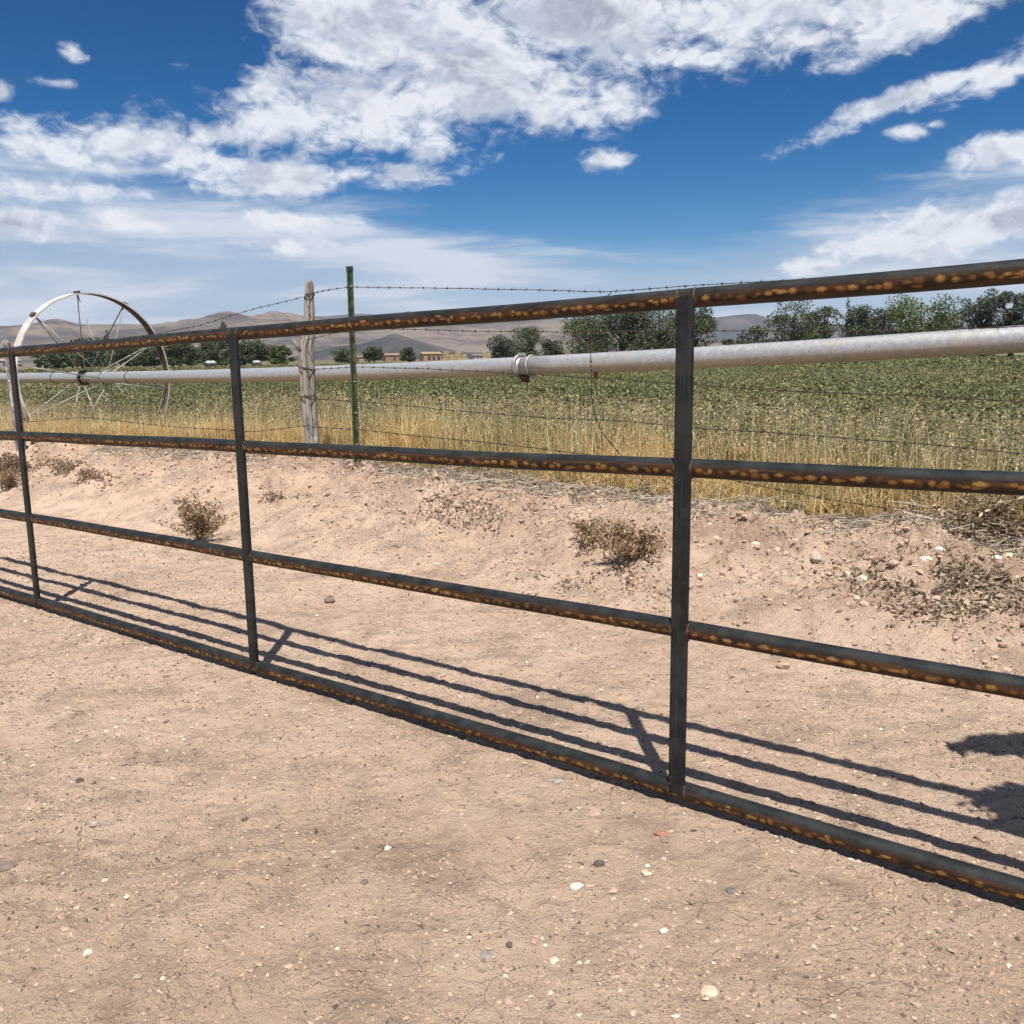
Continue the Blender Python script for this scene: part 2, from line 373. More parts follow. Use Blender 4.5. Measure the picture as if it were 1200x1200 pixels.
h = g.m('ADD', h, g.m('ADD', g.m('MULTIPLY', g.ramp(v1, .1, .5, .006, 0), pm), g.m('MULTIPLY', g.ramp(v2, .05, .42, .012, 0), g.ramp(g.noise(o, 1.7, 4, .7), .50, .66))))
g.l(g.bump(h, 1, 1), b.inputs['Normal'])
M_earth = m
ground = mesh_np('ground', np.stack([X.ravel(), Y.ravel(), Z.ravel()], 1), F, M_earth, cols, smooth=True)
tag(ground, 'pale pinkish dry dirt lane with a clod bank rising to the field', kind='structure')

# ------------------------------------------------------------------ hills
def px_az(x): return math.atan((x - 600) / FPX)
mh, t, b = mat('sage_hillside'); g = NT(t); o = g.objc()
sz = g.n('ShaderNodeSeparateXYZ', {0: o}).outputs[2]
n = g.noise(g.n('ShaderNodeMapping', {0: o, 3: (1, 1, 4)}).outputs[0], .0035, 9, .62, .4)
n_b = g.noise(o, .018, 6, .65)
c = g.mix(g.ramp(n, .42, .60), (.20, .155, .13), (.085, .075, .075))
c = g.mix(g.m('MULTIPLY', g.ramp(n_b, .48, .62), .6), c, (.07, .065, .06))
c = g.mix(g.m('MULTIPLY', g.ramp(g.noise(o, .07, 5, .7), .55, .68), .7), c, (.055, .055, .045))
c = g.mix(g.m('MULTIPLY', g.ramp(g.noise(g.n('ShaderNodeMapping', {0: o, 3: (1, 1, 14)}).outputs[0], .0022, 5), .5, .6), .5), c, (.24, .20, .155))
g.l(c, b.inputs['Base Color']); b.inputs['Roughness'].default_value = 1; b.inputs['Specular IOR Level'].default_value = 0
g.l(g.bump(n_b, .8, 18), b.inputs['Normal'])
md, t, b = mat('dark_scrub_and_cloud_shade'); g = NT(t); o = g.objc()  # dark bluish tone also carries the cloud shadow painted on the far ridge
n = g.noise(o, .006, 8, .6); c = g.mix(g.ramp(n, .4, .65), (.045, .048, .055), (.10, .09, .085))
g.l(c, b.inputs['Base Color']); b.inputs['Roughness'].default_value = 1; b.inputs['Specular IOR Level'].default_value = 0
def hill_mesh(name, prof, r0, r1, rr, mt, amp, seed, label, az0=-2.0, az1=2.0, na=640, nr=80):
    """a range: prof = [(photo x, pixels above the horizon)], crest at distance rr"""
    A = np.linspace(az0, az1, na); Rr = np.linspace(r0, r1, nr)
    pa = [px_az(p[0]) for p in prof]; ph = [p[1] * .94 / FPX * rr * math.cos(px_az(p[0])) + HC for p in prof]
    H = np.interp(A, pa, ph)
    AA, RR = np.meshgrid(A, Rr, indexing='ij'); XX, YY = RR * np.sin(AA), RR * np.cos(AA)
    u = (RR - r0) / (rr - r0); u2 = np.clip((r1 - RR) / (r1 - rr), 0, 1)
    env = np.where(RR < rr, sst(0, 1, u) ** 1.15, sst(0, 1, u2))
    rid = 1 - np.abs(fbm(XX, YY, 1 / 520., 6, seed, .58)) * 2.4
    rid2 = fbm(XX, YY, 1 / 240., 4, seed + 5)
    Zz = H[:, None] * env * (1 + amp * (rid - .6) * np.sin(np.pi * np.clip(env, 0, 1)) ** .8) + env * (1 - env) * 4 * 22 * rid2 * (H[:, None] / 150)
    Zz = Zz + .5 * env * H[:, None] * .06 * rid2 - 2.0 * (1 - env)
    i_ = np.arange(na * nr).reshape(na, nr)
    F_ = np.stack([i_[:-1, :-1], i_[:-1, 1:], i_[1:, 1:], i_[1:, :-1]], -1).reshape(-1, 4)
    o = mesh_np(name, np.stack([XX.ravel(), YY.ravel(), Zz.ravel()], 1), F_[:, ::-1], mt, smooth=True)
    return tag(o, label, kind='structure')
hill_mesh('mountain_range', [(-900, 30), (-400, 45), (0, 42), (50, 45), (78, 51), (112, 43), (160, 45), (205, 43), (250, 50), (276, 56), (305, 50), (345, 57), (372, 51), (400, 44), (470, 46), (560, 40), (650, 42), (720, 34), (800, 18), (900, 10), (1100, 8), (1700, 20), (4000, 25)],
          1700, 4600, 3400, mh, .42, 3, 'brown grey sage mountains ranged along the horizon')
hill_mesh('dark_ridge', [(-900, 20), (100, 30), (300, 40), (380, 51), (430, 54.5), (462, 51), (478, 54), (486, 57), (497, 52), (560, 47), (650, 45), (760, 42), (835, 44), (870, 47), (882, 47), (900, 41), (960, 34), (1100, 30), (1300, 34), (2400, 20), (4000, 10)],
          4300, 6100, 5200, md, .3, 14, 'dark blue ridge standing behind the brown hills', na=500, nr=36)
hill_mesh('low_dark_hill', [(330, 0), (372, 8), (400, 15), (425, 17), (445, 22), (467, 30), (480, 26), (505, 17), (530, 10), (575, 1), (590, 0)],
          1250, 2100, 1640, md, .2, 24, 'low dark hill in front of the pale slopes', az0=px_az(325), az1=px_az(595), na=160, nr=40)

# ------------------------------------------------------------------ steel
def steel(name, band=True):
    m, t, b = mat(name); g = NT(t); uv = g.n('ShaderNodeTexCoord').outputs['UV']; o = g.objc()
    s_ = g.n('ShaderNodeSeparateXYZ', {0: uv}); u, v = s_.outputs[0], s_.outputs[1]
    base = g.mix(g.ramp(g.noise(o, 14, 6), .4, .62), (.010, .012, .012), (.024, .026, .026))
    rn = g.noise(g.n('ShaderNodeMapping', {0: uv, 3: (5, 9, 1)}).outputs[0], 1, 7, .65)
    if band:
        # v runs round the section: .25 faces the lane
        dv = g.m('ABSOLUTE', g.m('SUBTRACT', v, BV))
        bandm = g.ramp(dv, .07, .14, 1, 0)
        rusty = g.m('MULTIPLY', bandm, g.ramp(rn, .25, .55, .35, 1))
        c = g.mix(rusty, base, g.mix(g.ramp(rn, .4, .66), (.022, .012, .008), (.075, .034, .014)))
        wv_ = g.m('ADD', g.m('MULTIPLY', u, 29.), g.m('MULTIPLY', g.noise(g.n('ShaderNodeMapping', {0: uv, 3: (9, .2, 1)}).outputs[0], 1, 3), 2.2))
        vo = g.n('ShaderNodeTexVoronoi', {'W': wv_, 'Scale': 1, 'Randomness': .55}, feature='F1', voronoi_dimensions='1D')
        sepc = g.n('ShaderNodeSeparateColor', {0: vo.outputs['Color']})
        vc = g.m('ADD', g.m('MULTIPLY', g.m('SUBTRACT', sepc.outputs[2], .5), .05), BV)
        rv = g.m('DIVIDE', g.m('SUBTRACT', v, vc), g.m('MULTIPLY_ADD', sepc.outputs[0], .030, .026)); ru = g.m('DIVIDE', vo.outputs['Distance'], g.m('MULTIPLY_ADD', sepc.outputs[1], .16, .27))
        dd = g.m('SQRT', g.m('ADD', g.m('MULTIPLY', rv, rv), g.m('MULTIPLY', ru, ru)))
        dd = g.m('ADD', dd, g.m('MULTIPLY_ADD', g.noise(g.n('ShaderNodeMapping', {0: uv, 3: (110, 45, 1)}).outputs[0], 1, 5, .7), 1.3, -.65))
        spot = g.ramp(dd, .35, 1.3, 1, 0)
        spot = g.m('MULTIPLY', spot, g.ramp(g.noise(g.n('ShaderNodeMapping', {0: uv, 3: (1.3, .1, 1), 1: (5, 0, 0)}).outputs[0], 1, 3), .3, .55, .45, 1))
        spot = g.m('MULTIPLY', spot, g.ramp(sepc.outputs[1], .05, .3, .3, 1))
        vo2 = g.n('ShaderNodeTexVoronoi', {'W': g.m('MULTIPLY_ADD', wv_, .83, 7.3), 'Scale': 1, 'Randomness': .95}, feature='F1', voronoi_dimensions='1D')
        sp2 = g.n('ShaderNodeSeparateColor', {0: vo2.outputs['Color']}); rv2 = g.m('DIVIDE', g.m('SUBTRACT', v, g.m('MULTIPLY_ADD', sp2.outputs[0], .14, BV - .07)), g.m('MULTIPLY_ADD', sp2.outputs[2], .02, .014)); ru2 = g.m('DIVIDE', vo2.outputs['Distance'], .24)
        d2_ = g.m('ADD', g.m('SQRT', g.m('ADD', g.m('MULTIPLY', rv2, rv2), g.m('MULTIPLY', ru2, ru2))), g.m('MULTIPLY_ADD', g.noise(g.n('ShaderNodeMapping', {0: uv, 3: (150, 60, 1)}).outputs[0], 1, 5, .7), 1.2, -.6))
        spot = g.m('MAXIMUM', spot, g.m('MULTIPLY', g.ramp(d2_, .5, 1.3, 1, 0), g.ramp(sp2.outputs[1], .1, .9, .15, .8)))
        flake = g.noise(g.n('ShaderNodeMapping', {0: uv, 3: (90, 26, 1)}).outputs[0], 1, 6, .75)
        spot = g.m('MULTIPLY', spot, g.ramp(flake, .30, .52, .35, 1))
        c = g.mix(spot, c, g.mix(sepc.outputs[1], (.27, .115, .022), (.38, .205, .06)))
    else:
        base = g.mix(g.m('MULTIPLY', g.ramp(g.noise(g.n('ShaderNodeMapping', {0: o, 3: (70, 70, 3)}).outputs[0], 1, 6, .7), .5, .7), .6), base, (.036, .039, .040))
        c = g.mix(g.ramp(g.noise(g.n('ShaderNodeMapping', {0: o, 3: (20, 20, 5)}).outputs[0], 1, 6), .64, .78), base, (.075, .038, .022))
    g.l(c, b.inputs['Base Color']); b.inputs['Roughness'].default_value = .58; b.inputs['Metallic'].default_value = 0; b.inputs['Specular IOR Level'].default_value = .25
    g.l(g.bump(g.noise(o, 130, 5), .5, .002), b.inputs['Normal'])
    return m
BV = .5
M_rail = steel('rusty_pipe_steel', True); M_post = steel('grey_tube_steel', False)
M_weld = simple_mat('rusty_weld', (.06, .04, .03), .7, .5, 60, .3, .002, 200)

# ------------------------------------------------------------------ the gate
gate = empty('pipe_gate', (P3[0], P3[1], 0))
tag(gate, 'long rusty welded steel pipe gate with four rails and square uprights', 'gate')
RH = [0, .508, .991, 1.470]; SP = 2.118; RR_ = .0275
G0 = P3 - np.array([P3[0], P3[1], 0])
TS = [-2 * SP, -SP, 0, SP, 2 * SP, 3 * SP]
side_v = Vector((NN[0], NN[1], 0)); dgv = Vector(DG)
for hh in RH:
    bm = bmesh.new(); nseg = 160; seg = 32
    a, e = TS[0] + 1.2, TS[-1] - .6
    lay = bm.loops.layers.uv.verify(); rings = []
    upv = side_v.cross(dgv).normalized(); upv = upv if upv.z > 0 else -upv
    for i in range(nseg + 1):
        tt = a + (e - a) * i / nseg
        wob = .0022 * math.sin(tt * 1.9 + hh * 3) + .0012 * math.sin(tt * 5.1 + hh)
        cpt = Vector(G0) + dgv * tt + Vector((0, 0, hh + wob))
        # angle 0 at the back (towards field), pi at the front (lane side), lowered a little: v = .5
        rings.append(([bm.verts.new(cpt + (side_v * math.cos(2 * math.pi * k / seg + .25) + upv * math.sin(2 * math.pi * k / seg + .25)) * RR_) for k in range(seg)], tt + hh * 7.3))
    for (ra, la), (rb, lb) in zip(rings[:-1], rings[1:]):
        for k in range(seg):
            f = bm.faces.new((ra[k], ra[(k + 1) % seg], rb[(k + 1) % seg], rb[k]))
            for lp, (u, v) in zip(f.loops, ((la, k / seg), (la, (k + 1) / seg), (lb, (k + 1) / seg), (lb, k / seg))): lp[lay].uv = (u, v)
    for r in (rings[0][0], rings[-1][0][::-1]): bm.faces.new(r)
    bmesh.ops.recalc_face_normals(bm, faces=bm.faces)
    rail = bm_obj('rail', bm, M_rail, gate)
frM = Matrix((( D2[0], NN[0], 0), (D2[1], NN[1], 0), (0, 0, 1)))
PW, PD = .050, .018; PF = -(RR_ + .004) + PD / 2
up0 = None
for tt in TS[1:]:
    base = Vector(G0) + dgv * tt
    if up0 is None:
        bm = bmesh.new(); boxm(bm, frM @ Vector((0, PF, 1.470 / 2 + .004)), PW, PD, 1.470 + .006, frM)
        bmesh.ops.bevel(bm, geom=[e for e in bm.edges], offset=.003, segments=2, affect='EDGES', profile=.6)
        up0 = bm_obj('upright', bm, M_post, gate, smooth=False); up = up0
    else:
        up = up0.copy(); COL.objects.link(up); up.parent = gate
    up.location = base
wm = None
for tt in TS[1:]:
    for i, hh in enumerate(RH):
        base = Vector(G0) + dgv * tt + Vector((0, 0, hh))
        if wm is None:
            bm = bmesh.new()
            for sx in (-1, 1):
                pts = []
                for k in range(11):
                    a = math.pi + (k - 5) * .2; rr = RR_ + .0005 + .001 * random.random()
                    pts.append(frM @ Vector((sx * (PW / 2 + .0015 * random.random()), math.cos(a) * rr, math.sin(a) * rr)))
                tube(bm, pts, [.003 + .0024 * random.random() for _ in pts], 6, True)
            w = bm_obj('weld_bead', bm, M_weld, gate); wm = w
        else:
            w = wm.copy(); COL.objects.link(w); w.parent = gate
        w.location = base
# weld line over each upright's head and foot
hm = None
for tt in TS[1:]:
    for hh, dz in ((RH[-1], -.003), (0, .024)):
        base = Vector(G0) + dgv * tt + Vector((0, 0, hh + dz))
        if hm is None:
            bm = bmesh.new(); pts = [frM @ Vector((x, PF - .004, .0015 * random.random())) for x in np.linspace(-PW / 2, PW / 2, 14)]
            tube(bm, pts, [.0036 + .003 * random.random() for _ in pts], 6, True)
            w = bm_obj('weld_bead', bm, M_weld, gate); hm = w
        else:
            w = hm.copy(); COL.objects.link(w); w.parent = gate
        w.location = base
        if hh > 1: w.location.z += .004

# ------------------------------------------------------------------ wheel line irrigator
K = 1.10
m, t, b = mat('weathered_aluminium'); g = NT(t); o = g.objc()
c = g.mix(g.ramp(g.noise(o, 26, 8, .75), .38, .62), (.42, .42, .42), (.54, .54, .54))
c = g.mix(g.ramp(g.noise(o, 60, 6, .75), .60, .66), c, (.15, .13, .11))
c = g.mix(g.m('MULTIPLY', g.ramp(g.noise(o, 2.2, 4), .55, .68), .35), c, (.50, .42, .34))
g.l(c, b.inputs['Base Color']); b.inputs['Roughness'].default_value = .5; b.inputs['Metallic'].default_value = .6
g.l(g.bump(g.noise(o, 70, 6), .5, .004), b.inputs['Normal']); M_alu = m
M_rustpaint = simple_mat('pinkish_white_rusted_rim', (.60, .55, .51), .75, .25, 6, 0, .003, 60)
M_spoke = simple_mat('dull_steel_rod', (.34, .32, .28), .6, .3, 5, .2)
M_iron_and_rim_shade = simple_mat('brown_iron_and_rim_shade', (.10, .065, .045), .7, .4, 20, .3, .003, 90)
M_clamp = simple_mat('galvanised_clamp', (.36, .34, .31), .6, .3, 12, .3, .003, 80)
pts = [(-420, 443.5, 22 * K), (-150, 443, 16 * K), (0, 443, 13.6 * K), (112, 441.5, 12.2 * K), (260, 440.5, 10.5 * K), (410, 437.5, 9.0 * K), (500, 434.5, 8.15 * K), (615, 430, 7.4 * K), (700, 425.7, 6.85 * K), (800, 420, 6.32 * K), (950, 411, 5.78 * K), (1100, 401.5, 5.3 * K), (1190, 395.3, 5.03 * K), (1500, 377, 4.2 * K), (1900, 352, 3.5 * K)]
PP = np.array([unproj(*p) for p in pts])
# straighten in plan: one bearing, fitted to the points in view; keep the sag in height
A_ = np.polyfit(PP[3:13, 0], PP[3:13, 1], 1)
PP[:, 1] = np.polyval(A_, PP[:, 0])
zs_ = []
for (px, py, _), P in zip(pts, PP):
    d = P[:2]; ylo = P[1]
    # height that keeps each point on its sight line
    q = pix_dir(px, py); k = (P[1]) / q[1]; P[0] = q[0] * k
    P[1] = np.polyval(A_, P[0])
    for _i in range(20): k = P[1] / q[1]; P[0] = q[0] * k; P[1] = np.polyval(A_, P[0]) * .5 + P[1] * .5
    P[2] = HC + q[2] * P[1] / q[1]
def smooth_path(P, n):
    d = np.concatenate([[0], np.cumsum(np.linalg.norm(np.diff(P, axis=0), axis=1))]); u = np.linspace(0, d[-1], n)
    pz = np.polyfit(P[:, 0], P[:, 2], 4)
    x = np.interp(u, d, P[:, 0]); y = np.interp(u, d, P[:, 1]); return np.stack([x, y, np.polyval(pz, x)], 1)
path = smooth_path(PP, 900)
def on_pipe(px):
    best = min(range(len(path)), key=lambda i: abs((path[i] - [0, 0, HC]) @ RT / ((path[i] - [0, 0, HC]) @ FW) * FPX + 600 - px))
    j = min(best, len(path) - 2); return Vector(path[best]), (Vector(path[j + 1]) - Vector(path[max(j - 1, 0)])).normalized()
PR = .0755 * K
irr = empty('wheel_line_irrigator', (float(path[225][0]), float(path[225][1]), .36)); Oi = Vector(irr.location)
tag(irr, 'white aluminium irrigation pipe carried through tall spoked wheel across the field', 'irrigation line')
def seam(px0, px1):
    a = min(range(len(path)), key=lambda i: (path[i] - np.array(on_pipe(px0)[0])) @ (path[i] - np.array(on_pipe(px0)[0])))
    c_ = min(range(len(path)), key=lambda i: (path[i] - np.array(on_pipe(px1)[0])) @ (path[i] - np.array(on_pipe(px1)[0])))
    return min(a, c_), max(a, c_)
jn, jt = on_pipe(617); ji = seam(617, 617)[0]
for a, e in ((0, ji), (ji, len(path) - 1)):
    bm = bmesh.new(); tube(bm, [Vector(p) - Oi for p in path[a:e + 1:6]] + [Vector(path[e]) - Oi], PR, 28)
    bm_obj('pipe', bm, M_alu, irr)
def ring_at(bm, c, ax, r, w, seg=28, th=.01):
    ax = ax.normalized(); c = Vector(c); u = ax.orthogonal().normalized(); v = ax.cross(u)
    prof = [(-w / 2, r - th), (-w / 2, r), (-w / 2 * .6, r + th * .4), (w / 2 * .6, r + th * .4), (w / 2, r), (w / 2, r - th)]
    rs = [[bm.verts.new(c + ax * x + (u * math.cos(2 * math.pi * k / seg) + v * math.sin(2 * math.pi * k / seg)) * rr) for (x, rr) in prof] for k in range(seg)]
    for k in range(seg):
        A1, B1 = rs[k], rs[(k + 1) % seg]
        for j in range(len(prof)):
            j2 = (j + 1) % len(prof); bm.faces.new((A1[j], B1[j], B1[j2], A1[j2]))
coup = empty('coupling', tuple(jn - Oi)); coup.parent = irr
bm = bmesh.new(); ring_at(bm, jt * -.035, jt, PR + .022, .022, th=.02); ring_at(bm, Vector((0, 0, 0)) + jt * .10, jt, PR + .012, .016, th=.012)
ring_at(bm, Vector((0, 0, 0)) - jt * .065, jt, PR + .012, .018, th=.012); bmesh.ops.recalc_face_normals(bm, faces=bm.faces); bm_obj('flange', bm, M_clamp, coup)
bm = bmesh.new()
tube(bm, [Vector((0, 0, -PR - .002)) + jt * .01, Vector((0, 0, -PR - .03)) + jt * .012, Vector((0, 0, -PR - .055)) + jt * .012], [.05, .045, .03], 14)
boxm(bm, Vector((0, 0, -PR - .05)) + jt * .012, .09, .05, .02); bm_obj('drain_valve', bm, M_iron_and_rim_shade, coup)
bm = bmesh.new(); boxm(bm, Vector((0, -PR * .72, -PR * .6)) + jt * .05, .035, .05, .05); bmesh.ops.bevel(bm, geom=bm.edges[:], offset=.008, segments=2, affect='EDGES'); bm_obj('bolt', bm, M_iron_and_rim_shade, coup, False)
bm = bmesh.new(); boxm(bm, Vector((0, -.01, PR + .022)) + jt * -.02, .07, .03, .03); bmesh.ops.bevel(bm, geom=bm.edges[:], offset=.006, segments=2, affect='EDGES'); bm_obj('latch', bm, M_clamp, coup, False)
# sprinkler plug under the pipe near the broken wire, a drain further on
sp_, st_ = on_pipe(697)
bm = bmesh.new(); q = sp_ - Oi; tube(bm, [q + Vector((0, -.02, -PR + .01)), q + Vector((0, -.02, -PR - .02)), q + Vector((0, -.02, -PR - .045))], [.022, .022, .014], 10); bm_obj('sprinkler_plug', bm, simple_mat('rusty_plug', (.22, .07, .04), .7, .3, 30), irr)
for px in (65, 700 / 4.6 + 0.1,):
    q, tt_ = on_pipe(px); bm = bmesh.new(); ring_at(bm, q - Oi, tt_, PR + .004, .02, th=.01); bmesh.ops.recalc_face_normals(bm, faces=bm.faces); bm_obj('pipe_band', bm, M_iron_and_rim_shade, irr)
def wheel(center, axd, Rw, rot, yaw=0.):
    axd = Matrix.Rotation(yaw, 3, 'Z') @ axd
    wh = empty('wheel', tuple(center - Oi)); wh.parent = irr
    ax = axd.normalized(); u = Vector((0, 0, 1)); u = (u - ax * u.dot(ax)).normalized(); v = ax.cross(u)
    if v.x < 0: v = -v
    bm = bmesh.new(); W2 = .08; th = .008
    prof = [(-W2, Rw - .02), (-W2, Rw), (W2, Rw), (W2, Rw - .02), (W2 - th, Rw - .02), (W2 - th, Rw - th), (-W2 + th, Rw - th), (-W2 + th, Rw - .02)]
    seg = 120
    rs = [[bm.verts.new(ax * x + (v * math.cos(2 * math.pi * k / seg) + u * math.sin(2 * math.pi * k / seg)) * rr) for (x, rr) in prof] for k in range(seg)]
    for k in range(seg):
        A1, B1 = rs[k], rs[(k + 1) % seg]
        for j in range(len(prof)):
            j2 = (j + 1) % len(prof); bm.faces.new((A1[j], B1[j], B1[j2], A1[j2]))
    bmesh.ops.recalc_face_normals(bm, faces=bm.faces); rim = bm_obj('rim', bm, M_rustpaint, wh, False); rim.data.materials.append(M_iron_and_rim_shade)
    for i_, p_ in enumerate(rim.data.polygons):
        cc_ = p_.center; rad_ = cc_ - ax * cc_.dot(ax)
        if p_.normal.dot(rad_.normalized()) < -.5: p_.material_index = 1  # inner rim faces: shade put into the colour as dark rusty brown
    for k in range(10):
        a = R_(rot + 36 * k); dr = v * math.cos(a) + u * math.sin(a); tg = -v * math.sin(a) + u * math.cos(a)
        for sd in (-1, 1):
            bm = bmesh.new(); tube(bm, [ax * sd * .30 + dr * (PR + .01) + tg * .03 * sd, ax * sd * .012 + dr * (Rw - .012) + tg * .006 * sd], .0085, 8)
            bm_obj('spoke', bm, M_spoke, wh)
        bm = bmesh.new(); Mx = Matrix((dr, tg, ax)).transposed()
        boxm(bm, dr * (Rw + .016), .034, .07, .10, Mx); bmesh.ops.bevel(bm, geom=bm.edges[:], offset=.008, segments=1, affect='EDGES'); bm_obj('lug', bm, M_iron_and_rim_shade, wh, False)
    for sd in (-1, 1):
        bm = bmesh.new(); ring_at(bm, ax * sd * .30, ax, PR + .02, .045, th=.025); bmesh.ops.recalc_face_normals(bm, faces=bm.faces); bm_obj('hub', bm, M_clamp if sd > 0 else M_iron_and_rim_shade, wh)
wc, wax = on_pipe(113); YAW = .11 if wax.x * wax.y < 0 else -.11
def rimw(yw):
    ax = Matrix.Rotation(yw, 3, 'Z') @ wax; hz_ = Vector((-ax.y, ax.x, 0)).normalized(); o_ = []
    for sg in (-1, 1):
        P = np.array(wc + hz_ * 1.245 * sg) - [0, 0, HC]; o_.append(600 + FPX * (P @ RT) / (P @ FW))
    return abs(o_[0] - o_[1])
YAW = min(np.linspace(-.35, .35, 71), key=lambda q: abs(rimw(float(q)) - 179) + 20 * abs(q)); YAW = float(YAW); print('yaw', YAW, rimw(YAW))
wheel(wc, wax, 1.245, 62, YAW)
wc2, wax2 = on_pipe(1850)
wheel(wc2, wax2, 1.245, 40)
wc3, wax3 = on_pipe(-400)
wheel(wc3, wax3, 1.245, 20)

# ------------------------------------------------------------------ fence
TP = ground_hit(418, 545); WP = ground_hit(367, 534); LPo = ground_hit(25, 527)
print('tpost', TP, ts(*TP[:2]), 'wood', WP, ts(*WP[:2]), 'left', LPo, ts(*LPo[:2]))
t_t, s_t = ts(TP[0], TP[1]); s_f = float(s_t)
def on_fence(px, py, ds=0.):
    """point where the sight line meets the upright plane of the fence"""
    d = pix_dir(px, py); nn = np.array([NN[0], NN[1]]); a0 = np.array([P3[0], P3[1]]) + nn * (s_f - .16 + ds)
    # plane slightly closer to the gate at the right
    k = (a0 @ nn) / (d[:2] @ nn); return np.array([0, 0, HC]) + d * k
def height_to(base, py):
    for h in np.arange(.5, 2.6, .005):
        P = base + np.array([0, 0, h]); w = P - [0, 0, HC]
        if 600 - FPX * (w @ UP) / (w @ FW) < py: return h
    return h
m, t, b = mat('green_enamel'); g = NT(t); o = g.objc()
c = g.mix(g.ramp(g.noise(o, 25, 5), .4, .65), (.026, .045, .020), (.075, .105, .045)); c = g.mix(g.ramp(g.noise(o, 40, 6, .7), .62, .7), c, (.16, .11, .06))
g.l(c, b.inputs['Base Color']); b.inputs['Roughness'].default_value = .5; M_tgreen = m
tpost = empty('t_post', tuple(TP - [0, 0, .0]), 0); tag(tpost, 'green steel T post with dark tip beside the weathered wooden post', 'fence post')
ht = height_to(TP, 313); rot = math.atan2(D2[1], D2[0])
TM = Matrix.Rotation(rot + .35, 3, 'Z'); lean = Vector((.006, 0, 1)).normalized()
bm = bmesh.new()
outl = [(-.030, -.005), (.030, -.005), (.030, .0), (.005, .003), (.004, .040), (-.004, .040), (-.005, .003), (-.030, .0)]
lo = [bm.verts.new(TM @ Vector((x, y, -.15))) for x, y in outl]; hi = [bm.verts.new(TM @ Vector((x, y, 0)) + lean * ht) for x, y in outl]
for k in range(8): bm.faces.new((lo[k], lo[(k + 1) % 8], hi[(k + 1) % 8], hi[k]))
bm.faces.new(hi); bm.faces.new(lo[::-1]); bmesh.ops.recalc_face_normals(bm, faces=bm.faces); bm_obj('shaft', bm, M_tgreen, tpost, False)
bm = bmesh.new(); boxm(bm, (0, 0, 0), .014, .010, .016, TM); std = bm_obj('stud', bm, M_tgreen, tpost, False); std.location = TM @ Vector((0, -.010, 0)) + lean * .08
for k in range(1, 30):
    z = .08 + k * .056
    if z < ht - .05: q = std.copy(); COL.objects.link(q); q.parent = tpost; q.location = TM @ Vector((0, -.010, 0)) + lean * z
bm = bmesh.new(); boxm(bm, lean * (ht - .018) + TM @ Vector((0, .0, 0)), .064, .014, .04, TM); bm_obj('dark_tip', bm, simple_mat('dark_tip', (.03, .035, .03), .7), tpost, False)

m, t, b = mat('weathered_wood'); g = NT(t); o = g.objc()
st_n = g.noise(g.n('ShaderNodeMapping', {0: o, 3: (60, 60, 3)}).outputs[0], 1, 7, .6)
c = g.mix(g.ramp(st_n, .38, .62), (.16, .14, .12), (.37, .34, .30)); c = g.mix(g.ramp(g.noise(o, 9, 5), .60, .72), c, (.22, .17, .13))
g.l(c, b.inputs['Base Color']); b.inputs['Roughness'].default_value = .9; g.l(g.bump(st_n, 1, .012), b.inputs['Normal']); M_wood = m
def wooden_post(name, base, H, prof, label, seed, mt, crack=1.):
    """prof: [(fraction of height, x offset m, radius m)]"""
    o = empty(name, tuple(base)); tag(o, label, 'fence post')
    bm = bmesh.new(); nr, seg = 90, 36; rings = []
    for i in range(nr + 1):
        f = -.12 + 1.12 * i / nr; z = f * H
        cx = np.interp(f, [p[0] for p in prof], [p[1] for p in prof]); r = np.interp(f, [p[0] for p in prof], [p[2] for p in prof])
        if f > .97: r *= math.sqrt(max(.05, 1 - ((f - .97) / .03) ** 2))
        ring = []
        for k in range(seg):
            a = 2 * math.pi * k / seg
            n_ = float(fbm(np.array([a * 3.0 + seed]), np.array([z * 1.4]), 1.3, 3, seed)[0])
            rr = r * .86 * (1 + .16 * n_ * (1 if True else 0))
            # deep drying check down one side
            dck = math.cos(a - (-.95 + .25 * math.sin(z * 4)))
            if dck > .93: rr -= crack * r * .42 * (dck - .93) / .07 * (1 if .1 < f < .98 else 0)
            dk2 = math.cos(a - (-2.05 + .2 * math.sin(z * 5 + 1)))
            if dk2 > .97: rr -= crack * r * .2
            ring.append(bm.verts.new((cx + rr * math.cos(a), rr * math.sin(a), z)))
        rings.append(ring)
    for ra, rb in zip(rings[:-1], rings[1:]):
        for k in range(seg): bm.faces.new((ra[k], ra[(k + 1) % seg], rb[(k + 1) % seg], rb[k]))
    bm.faces.new(rings[-1]); bm.faces.new(rings[0][::-1])
    bm_obj('post_body', bm, mt, o); return o
hw = height_to(WP, 327)
wpost = wooden_post('wooden_post', WP, hw, [(-.12, 0, .085), (0, -.0, .082), (.2, -.01, .082), (.38, -.02, .08), (.5, -.018, .086), (.62, -.012, .078), (.68, .018, .064), (.8, .032, .058), (.9, .04, .05), (.97, .05, .046), (1, .05, .04)], 'grey gnarled cracked wooden fence post left of the green post', 5, M_wood)
bm = bmesh.new(); tube(bm, [(-.06, -.02, hw * .60), (-.11, -.03, hw * .645), (-.125, -.03, hw * .668)], [.03, .02, .008], 10); bm_obj('branch_stub', bm, M_wood, wpost)
M_wire = simple_mat('rusty_wire', (.055, .04, .032), .7, .4, 30, .4)
